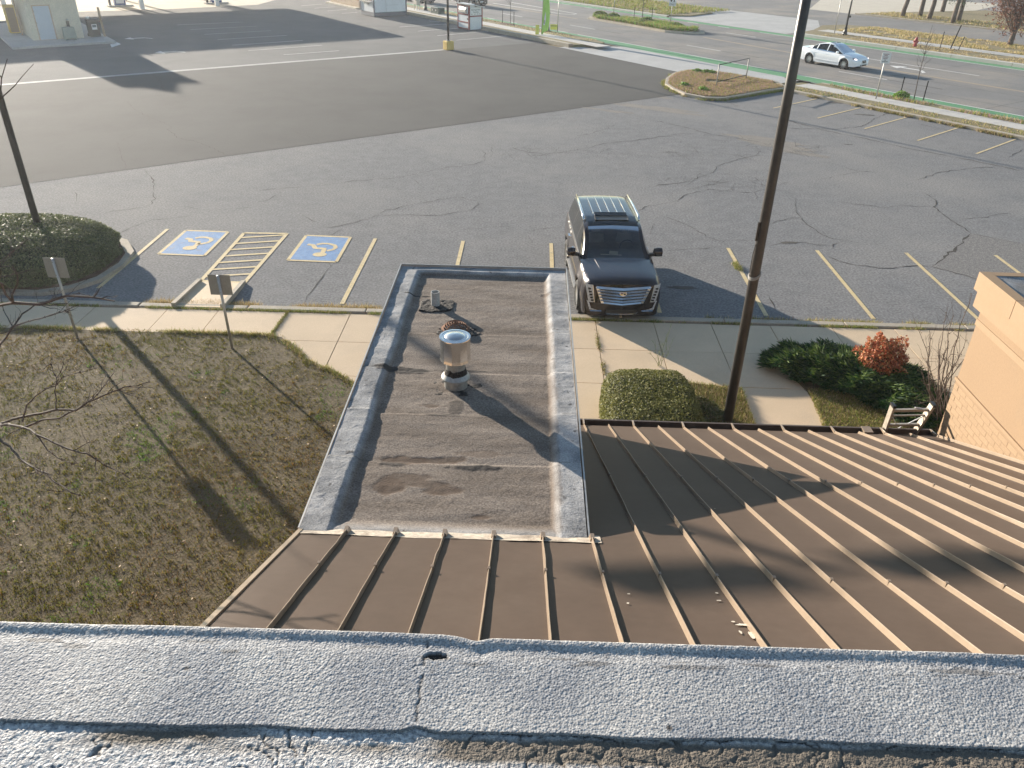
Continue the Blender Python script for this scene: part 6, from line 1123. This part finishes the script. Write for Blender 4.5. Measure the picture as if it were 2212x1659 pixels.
def bar3(t, pts, h, d, mat, name, parent=None):
    """flat bar following the front face through (y, z) points"""
    m = MB(); V = []
    for y, z in pts: x = fx(y, z); V += [(x-.02, y, z-h/2), (x+d, y, z-h/2), (x+d*.35, y, z+h/2), (x-.02, y, z+h/2)]
    n = len(pts); F = [(i*4+k, i*4+(k+1) % 4, (i+1)*4+(k+1) % 4, (i+1)*4+k) for i in range(n-1) for k in range(4)]+[(3, 2, 1, 0), ((n-1)*4, (n-1)*4+1, (n-1)*4+2, (n-1)*4+3)]
    return m.add(V, F).build(name, M[mat], parent or t, local=True)
gw = lambda z: .50+.17*(z-.58)/.46           # half width of the grille at height z
dipped = lambda y, z, w: z-.055*(1-abs(y)/w)
bk = bar3(suv, [(y, .80) for y in np.linspace(-.56, .56, 13)], .40, .012, 'black', 'grille')
for z in (1.03, .945, .865, .785, .705):
    w = gw(z); bar3(suv, [(y, dipped(y, z, w)+.0) for y in np.linspace(-w, w, 13)], .040 if z < 1 else .050, .055, 'chrome', 'grille_bar', bk)
w = gw(.60)+.01; bar3(suv, [(y, dipped(y, .625, w)) for y in np.linspace(-w, w, 13)], .035, .036, 'chrome', 'grille_frame', bk)
for s_ in (-1, 1):
    m = MB(); V = []
    for z in np.linspace(.61, 1.04, 6): w = gw(z); x0, x1 = fx(w-.05, z), fx(w+.02, z); V += [(x0+.03, s_*(w-.055), z), (x1+.034, s_*(w+.012), z)]
    m.add(V, [(2*i, 2*i+1, 2*i+3, 2*i+2) for i in range(5)]).build('grille_frame', M['chrome'], bk, local=True)
    # headlamp: tall lens wrapping the corner, with stacked lamps behind chrome
    m = MB(); V = []; Z = np.linspace(.63, 1.085, 8)
    for z in Z:
        f_ = (z-.63)/.455; y0, y1 = .70+.05*f_, .83+.10*f_; V += [(fx(y0, z)+.016, s_*y0, z), (fx((y0+y1)/2, z)+.018, s_*(y0+y1)/2, z), (fx(y1, z)+.012, s_*y1, z)]
    hl = m.add(V, [(3*i+k, 3*i+k+1, 3*i+k+4, 3*i+k+3) for i in range(7) for k in range(2)]).build('headlight', M['lens'], suv, local=True, smooth=True)
    for q in range(5): z = .68+.075*q; y = .745+.02*q; MB().box((fx(y, z)-.005, s_*y-.035, z-.022), (fx(y, z)+.026, s_*y+.035, z+.022)).build('lamp_cell', M['darkplastic'], hl, local=True)
    m = MB(); m.bar((fx(.68, .64)+.02, s_*.69, .63), (fx(.745, 1.06)+.012, s_*.748, 1.075), .014).build('lamp_edge', M['chrome'], hl, local=True)
    fg = MB().add([(fx(.62, .42)+.016, s_*.60, .42), (fx(.80, .43)+.016, s_*.80, .43), (fx(.87, .60)+.012, s_*.87, .66), (fx(.82, .60)+.016, s_*.82, .64), (fx(.76, .50)+.016, s_*.76, .47)], [(0, 1, 2, 3, 4)]).build('fog_lamp', M['lens'], suv, local=True)
    bar3(suv, [(s_*y, .395+.02*(y-.5)) for y in (.50, .60, .70, .78)], .016, .03, 'chrome', 'bumper_trim')
    # mirrors
    mr = MB().box((.70, s_*1.06-.02, 1.20), (.86, s_*1.06+.20 if s_ > 0 else s_*1.06-.20, 1.40)) if 0 else MB()
    mr.lathe([(.02, -.115), (.105, -.09), (.125, 0), (.115, .09), (.03, .12)], (.0, 0, 0), 12); v = [(.74+p[0]*.9, s_*(1.13)+p[2]*s_*1.1, 1.285+p[1]*1.0) for p in mr.v]; mirror = MB().add(v, mr.f).build('mirror', bpaint, suv, local=True, angle=50)
    MB().bar((.76, s_*.92, 1.215), (.76, s_*1.06, 1.25), .10, .07).build('mirror_arm', M['darkplastic'], mirror, local=True); MB().box((.80, s_*1.13-.11, 1.20), (.838, s_*1.13+.11, 1.214)).build('mirror_trim', M['chrome'], mirror, local=True)
    # roof rails, sill trim, handles
    MB().tube([(-2.35, s_*.735, 1.795), (-2.2, s_*.735, 1.875), (-1.2, s_*.742, 1.905), (-.35, s_*.745, 1.895), (-.18, s_*.74, 1.83)], [.03, .034, .034, .034, .03], 8).build('roof_rail', M['chrome'], suv, local=True, smooth=True)
    for x in (.05, -.98): MB().bar((x, s_*1.005, 1.075), (x-.20, s_*1.005, 1.08), .035, .03).build('door_handle', M['chrome'], suv, local=True)
    MB().bar((1.0, s_*1.01, .40), (-1.02, s_*1.01, .40), .07, .03).build('running_board', M['galv'], suv, local=True)
    MB().tube([(1.70, s_*.50, 1.212), (1.2, s_*.56, 1.238), (1.05, s_*.58, 1.24)], [.006, .012, .006], 6).build('hood_crease', bpaint, suv, local=True)
    MB().box((-2.80, s_*.84-.05, .80), (-2.72, s_*.84+.04, 1.16)).build('tail_light', M['redlens'], suv, local=True)
    MB().tube([(.55, s_*.30, 1.30), (.50, s_*.1, 1.27), (.98, s_*.5, 1.232)], .006, 4).build('wiper', M['black'], suv, local=True)
bar3(suv, [(-.40, .37), (-.36, .325), (-.2, .315), (0, .312), (.2, .315), (.36, .325), (.40, .37)], .016, .04, 'chrome', 'bumper_trim'); bar3(suv, [(y, .37) for y in np.linspace(-.38, .38, 9)], .09, .014, 'black', 'lower_intake')
# crest: shield in a metal surround
x = fx(0, .86)+.045; em = MB().add([(x, y, z) for y, z in ((-.085, .905), (.085, .905), (.095, .86), (.05, .815), (0, .80), (-.05, .815), (-.095, .86))], [tuple(range(7))]).build('crest', M['chrome'], bk, local=True)
for i, (y0, y1, z0, z1, mt) in enumerate(((-.06, -.01, .868, .893, 'maroon'), (.01, .06, .868, .893, 'yellowp'), (-.06, -.01, .835, .862, 'yellowp'), (.01, .06, .835, .862, 'ink'))): MB().box((x+.001, y0, z0), (x+.006, y1, z1)).build('crest_field', M[mt], em, local=True)
# roof: ribs, open sunroof, antenna
for y in (-.44, -.22, 0., .22, .44): MB().tube([(-2.25, y, 1.843-.02*abs(y)), (-1.5, y, 1.882-.02*abs(y)), (-.62, y, 1.889-.02*abs(y)), (-.58, y, 1.878-.02*abs(y))], [.006, .011, .011, .006], 6).build('roof_rib', M['chrome'], suv, local=True)
MB().add([(-.08, -.42, 1.868), (-.08, .42, 1.868), (-.40, .42, 1.882), (-.40, -.42, 1.882)], [(0, 1, 2, 3)]).build('sunroof_opening', M['black'], suv, local=True)
MB().add([(-.34, -.43, 1.90), (-.34, .43, 1.90), (-.52, .43, 1.935), (-.52, -.43, 1.935), (-.34, -.43, 1.885), (-.34, .43, 1.885), (-.52, .43, 1.92), (-.52, -.43, 1.92)], [(0, 1, 2, 3), (4, 7, 6, 5), (0, 4, 5, 1), (1, 5, 6, 2), (2, 6, 7, 3), (3, 7, 4, 0)]).build('sunroof_panel', M['dglass'], suv, local=True)
for s_ in (-1, 1): MB().bar((-.06, s_*.43, 1.872), (-.42, s_*.43, 1.888), .02, .025).build('sunroof_rail', M['darkplastic'], suv, local=True)
# cabin seen through the windscreen
MB().add([(.93, -.78, 1.235), (.93, .78, 1.235), (.55, .74, 1.29), (.55, -.74, 1.29), (.42, .74, 1.22), (.42, -.74, 1.22)], [(0, 1, 2, 3), (3, 2, 4, 5)]).build('dashboard', M['cabin'], suv, local=True)
for s_ in (-1, 1):
    MB().box((-.25, s_*.38-.24, 1.15), (-.12, s_*.38+.24, 1.50), None, .8).build('seat_back', M['seat'], suv, local=True, bevel=.05); MB().box((-.24, s_*.38-.12, 1.50), (-.14, s_*.38+.12, 1.68)).build('headrest', M['seat'], suv, local=True, bevel=.04)
MB().lathe([(.19, -.012), (.205, 0), (.19, .012), (.175, 0), (.19, -.012)], (0, 0, 0), 20, 'x', False).build('steering_wheel', M['darkplastic'], suv, local=True).location = (.33, .38, 1.27)
MB().add([(.80, -.16, 1.262), (.86, .06, 1.257), (.70, .10, 1.285), (.66, -.12, 1.288)], [(0, 1, 2, 3)]).build('papers', M['tan'], suv, local=True); MB().add([(.86, -.38, 1.256), (.90, .16, 1.25), (.86, .16, 1.258), (.82, -.38, 1.264)], [(0, 1, 2, 3)]).build('papers', M['tan'], suv, local=True)
MB().box((2.30, -.02, .18), (2.36, .04, .27)).build('tow_hook', M['tan'], suv, local=True)
# ---- white saloon on the street
SEDK = dict(wl=[(-2.47, .70), (-2.38, .80), (-2.1, .87), (-1.4, .89), (1.4, .89), (1.9, .86), (2.15, .79), (2.30, .66), (2.38, .50)], wm=[(-2.47, .72), (-2.38, .83), (-2.1, .90), (-1.4, .93), (1.4, .93), (1.9, .895), (2.15, .82), (2.30, .68), (2.38, .52)], ws=[(-2.47, .70), (-2.38, .81), (-2.1, .88), (-1.4, .90), (0, .91), (1.4, .89), (1.9, .85), (2.15, .77), (2.30, .64), (2.38, .50)],
            wt=[(-2.47, .62), (-2.38, .70), (-2.1, .77), (-1.0, .82), (.9, .82), (1.5, .74), (1.9, .68), (2.15, .60), (2.30, .52), (2.38, .42)], zs=[(-2.47, .80), (-1.5, .86), (0, .83), (1.5, .80), (2.1, .70), (2.38, .55)], zt=[(-2.47, .93), (-2.35, 1.0), (-1.6, 1.02), (0, .95), (.9, .93), (1.5, .885), (2.0, .80), (2.25, .70), (2.38, .56)], zc=[(-2.47, .96), (-2.35, 1.04), (-1.6, 1.05), (0, .98), (.9, .985), (1.5, .945), (2.0, .855), (2.25, .745), (2.38, .60)], zb=[(-2.47, .34), (-2.2, .24), (-1.2, .19), (1.2, .19), (2.1, .21), (2.38, .28)])
SEDG = dict(wb=[(-1.85, .66), (-1.4, .78), (-.8, .82), (.4, .82), (1.0, .80), (1.14, .76)], wr=[(-1.85, .56), (-1.3, .56), (-.7, .585), (.1, .59), (.5, .62), (.9, .71), (1.14, .75)], zr=[(-1.85, 1.04), (-1.5, 1.17), (-1.1, 1.33), (-.7, 1.435), (-.25, 1.485), (.1, 1.465), (.35, 1.39), (.7, 1.19), (1.0, 1.02), (1.14, .95)])
SEDP = dict(keys=SEDK, green=SEDG, axles=(-1.415, 1.42), R=.325, x=(-2.47, 2.38), zm=.56, doors=(.98, -.10, -.98), cowl=1.08, rear=-1.80, gx=(-1.85, 1.14), wind=(.22, -.86), pillars=(-.16, -1.02), dpillar=-1.38, sideglass='dglass', belt='chrome', track=.80, tw=.225, spokes=15)
wpaint = pm('white_car_paint', (.86, .87, .88), (.88, .89, .90), 2, .25, coat=1., spec=.5)
p = W(-35.85, 53.55); sed, K, G = make_car('sedan', 'white four-door sedan driving on the street with lit headlights', (p[0], p[1], .004), ST_ROT, wpaint, SEDP)
for s_ in (-1, 1):
    MB().add([(2.20, s_*.56, .66), (2.03, s_*.79, .70), (1.93, s_*.83, .76), (2.05, s_*.70, .79), (2.17, s_*.57, .74)], [(0, 1, 2, 3, 4)]).build('headlight_housing', M['darkplastic'], sed, local=True).location = (.045, s_*.035, 0)
    MB().add([(2.19, s_*.60, .675), (2.08, s_*.74, .695), (2.03, s_*.755, .745), (2.14, s_*.63, .745)], [(0, 1, 2, 3)]).build('headlight', M['litlens'], sed, local=True).location = (.06, s_*.045, 0)
    MB().add([(2.33, s_*.30, .30), (2.20, s_*.62, .31), (2.19, s_*.62, .38), (2.32, s_*.30, .38)], [(0, 1, 2, 3)]).build('lower_intake', M['black'], sed, local=True).location = (.075, s_*.02, 0)
    MB().box((-2.50, s_*.66-.10, .72), (-2.32, s_*.66+.16, .95)).build('tail_light', M['redlens'], sed, local=True, bevel=.03)
    mr = MB().box((.72, s_*.96-.09, .96), (.90, s_*.96+.09, 1.10), None, .8).build('mirror', wpaint, sed, local=True, bevel=.035); MB().bar((.82, s_*.80, .95), (.82, s_*.90, .99), .05, .04).build('mirror_arm', M['darkplastic'], mr, local=True)
    for x in (.02, -.95): MB().bar((x, s_*.915, .80), (x-.18, s_*.913, .805), .03, .03).build('door_handle', wpaint, sed, local=True)
    MB().bar((1.0, s_*.925, .40), (-1.0, s_*.925, .41), .03, .04).build('side_moulding', wpaint, sed, local=True)
    MB().box((-.28, s_*.36-.22, .9), (-.14, s_*.36+.22, 1.12), None, .85).build('seat_back', M['seat'], sed, local=True, bevel=.04); MB().box((-.27, s_*.36-.11, 1.13), (-.17, s_*.36+.11, 1.30)).build('headrest', M['seat'], sed, local=True, bevel=.04)
MB().add([(2.43, -.20, .46), (2.43, .20, .46), (2.37, .22, .63), (2.37, -.22, .63)], [(0, 1, 2, 3)]).build('grille', M['black'], sed, local=True); MB().bar((2.44, .19, .475), (2.385, -.19, .62), .012, .035).build('grille_bar', M['chrome'], sed, local=True)
MB().add([(2.425, -.26, .29), (2.425, .26, .29), (2.43, .26, .37), (2.43, -.26, .37)], [(0, 1, 2, 3)]).build('lower_intake', M['black'], sed, local=True)
MB().add([(.05, -.34, 1.482), (.05, .34, 1.482), (-.30, .34, 1.512), (-.30, -.34, 1.512), (.05, -.34, 1.47), (.05, .34, 1.47), (-.30, .34, 1.50), (-.30, -.34, 1.50)], [(0, 1, 2, 3), (4, 7, 6, 5), (0, 4, 5, 1), (1, 5, 6, 2), (2, 6, 7, 3), (3, 7, 4, 0)]).build('sunroof', M['dglass'], sed, local=True)
MB().add([(1.05, -.70, .985), (1.05, .70, .985), (.6, .70, 1.03), (.6, -.70, 1.03)], [(0, 1, 2, 3)]).build('dashboard', M['cabin'], sed, local=True)
# ---- two dark cars at the far end of the street
dpaint = pm('black_car_paint', (.016, .018, .022), (.02, .022, .026), 2, .25, coat=1.); gpaint = pm('dark_grey_car_paint', (.045, .05, .055), (.05, .055, .06), 2, .25, metal=.4, coat=1.)
CRK = {k: [(x*.90, y*(.93 if k[0] == 'w' else .92)) for x, y in v] for k, v in SUVK.items()}; CRG = {k: [(x*.90, y*(.93 if k[0] == 'w' else .90)) for x, y in v] for k, v in SUVG.items()}; CRG['zr'] = [(x, max(y, 1.10)) for x, y in CRG['zr']]
CRP = dict(SUVP, rglass=9, keys=CRK, green=CRG, axles=(-1.33, 1.33), R=.36, x=(-2.78*.9, 2.40*.9), zm=.64, doors=(.92, -.1, -.92), cowl=.92, rear=-2.34, gx=(-2.72*.9, 1.06*.9), wind=(.16, -2.18), pillars=(-.16, -1.1), dpillar=-2.16, track=.80, tw=.24, spokes=10)
for u, v, pt, lb in ((-83.2, 53.4, dpaint, 'black crossover car at the far end of the road behind the donation box'), (-88.6, 49.9, gpaint, 'dark grey crossover car behind the black lamp at the top edge')):
    p = W(u, v); cr, K, G = make_car('crossover', lb, (p[0], p[1], .004), ST_ROT, pt, CRP)
    for s_ in (-1, 1):
        MB().add([(2.12, s_*.52, .76), (1.98, s_*.80, .80), (1.9, s_*.83, .88), (2.10, s_*.55, .86)], [(0, 1, 2, 3)]).build('headlight', M['lens'], cr, local=True).location = (.05, s_*.02, 0); MB().add([(2.15, s_*.45, .38), (2.04, s_*.72, .40), (2.04, s_*.72, .46), (2.15, s_*.45, .44)], [(0, 1, 2, 3)]).build('fog_lamp', M['lens'], cr, local=True).location = (.05, 0, 0)
        MB().box((.62, s_*.98-.09, 1.08), (.78, s_*.98+.09, 1.24), None, .85).build('mirror', pt, cr, local=True, bevel=.03)
    MB().add([(2.175, -.42, .62), (2.175, .42, .62), (2.16, .46, .84), (2.16, -.46, .84)], [(0, 1, 2, 3)]).build('grille', M['black'], cr, local=True).location = (.03, 0, 0); MB().bar((2.21, -.40, .72), (2.21, .40, .72), .02, .04).build('grille_bar', M['chrome'], cr, local=True); MB().box((2.19, -.2, .45), (2.20, .2, .56)).build('number_plate', M['paper'], cr, local=True)
# ================================================================== GLARE VEIL: added thin volume standing in for lens glare, lifts the distant shadows
hz = MB().box((-310, -130, -1.2), (310, 410, 12.6)).build('glare_veil', None); struct(hz, 'stuff'); tag(hz, 'added thin veil standing in for lens glare over the whole lot and street', 'glare_veil')
m = bpy.data.materials.new('glare_veil_air'); m.use_nodes = True; t = m.node_tree; t.nodes.remove(t.nodes['Principled BSDF']); pv = t.nodes.new('ShaderNodeVolumePrincipled')
pv.inputs['Color'].default_value = (.92, .95, 1., 1); pv.inputs['Density'].default_value = .00055; pv.inputs['Anisotropy'].default_value = .45; t.links.new(pv.outputs[0], t.nodes['Material Output'].inputs['Volume']); hz.data.materials.append(m)
sc.cycles.volume_bounces = 0
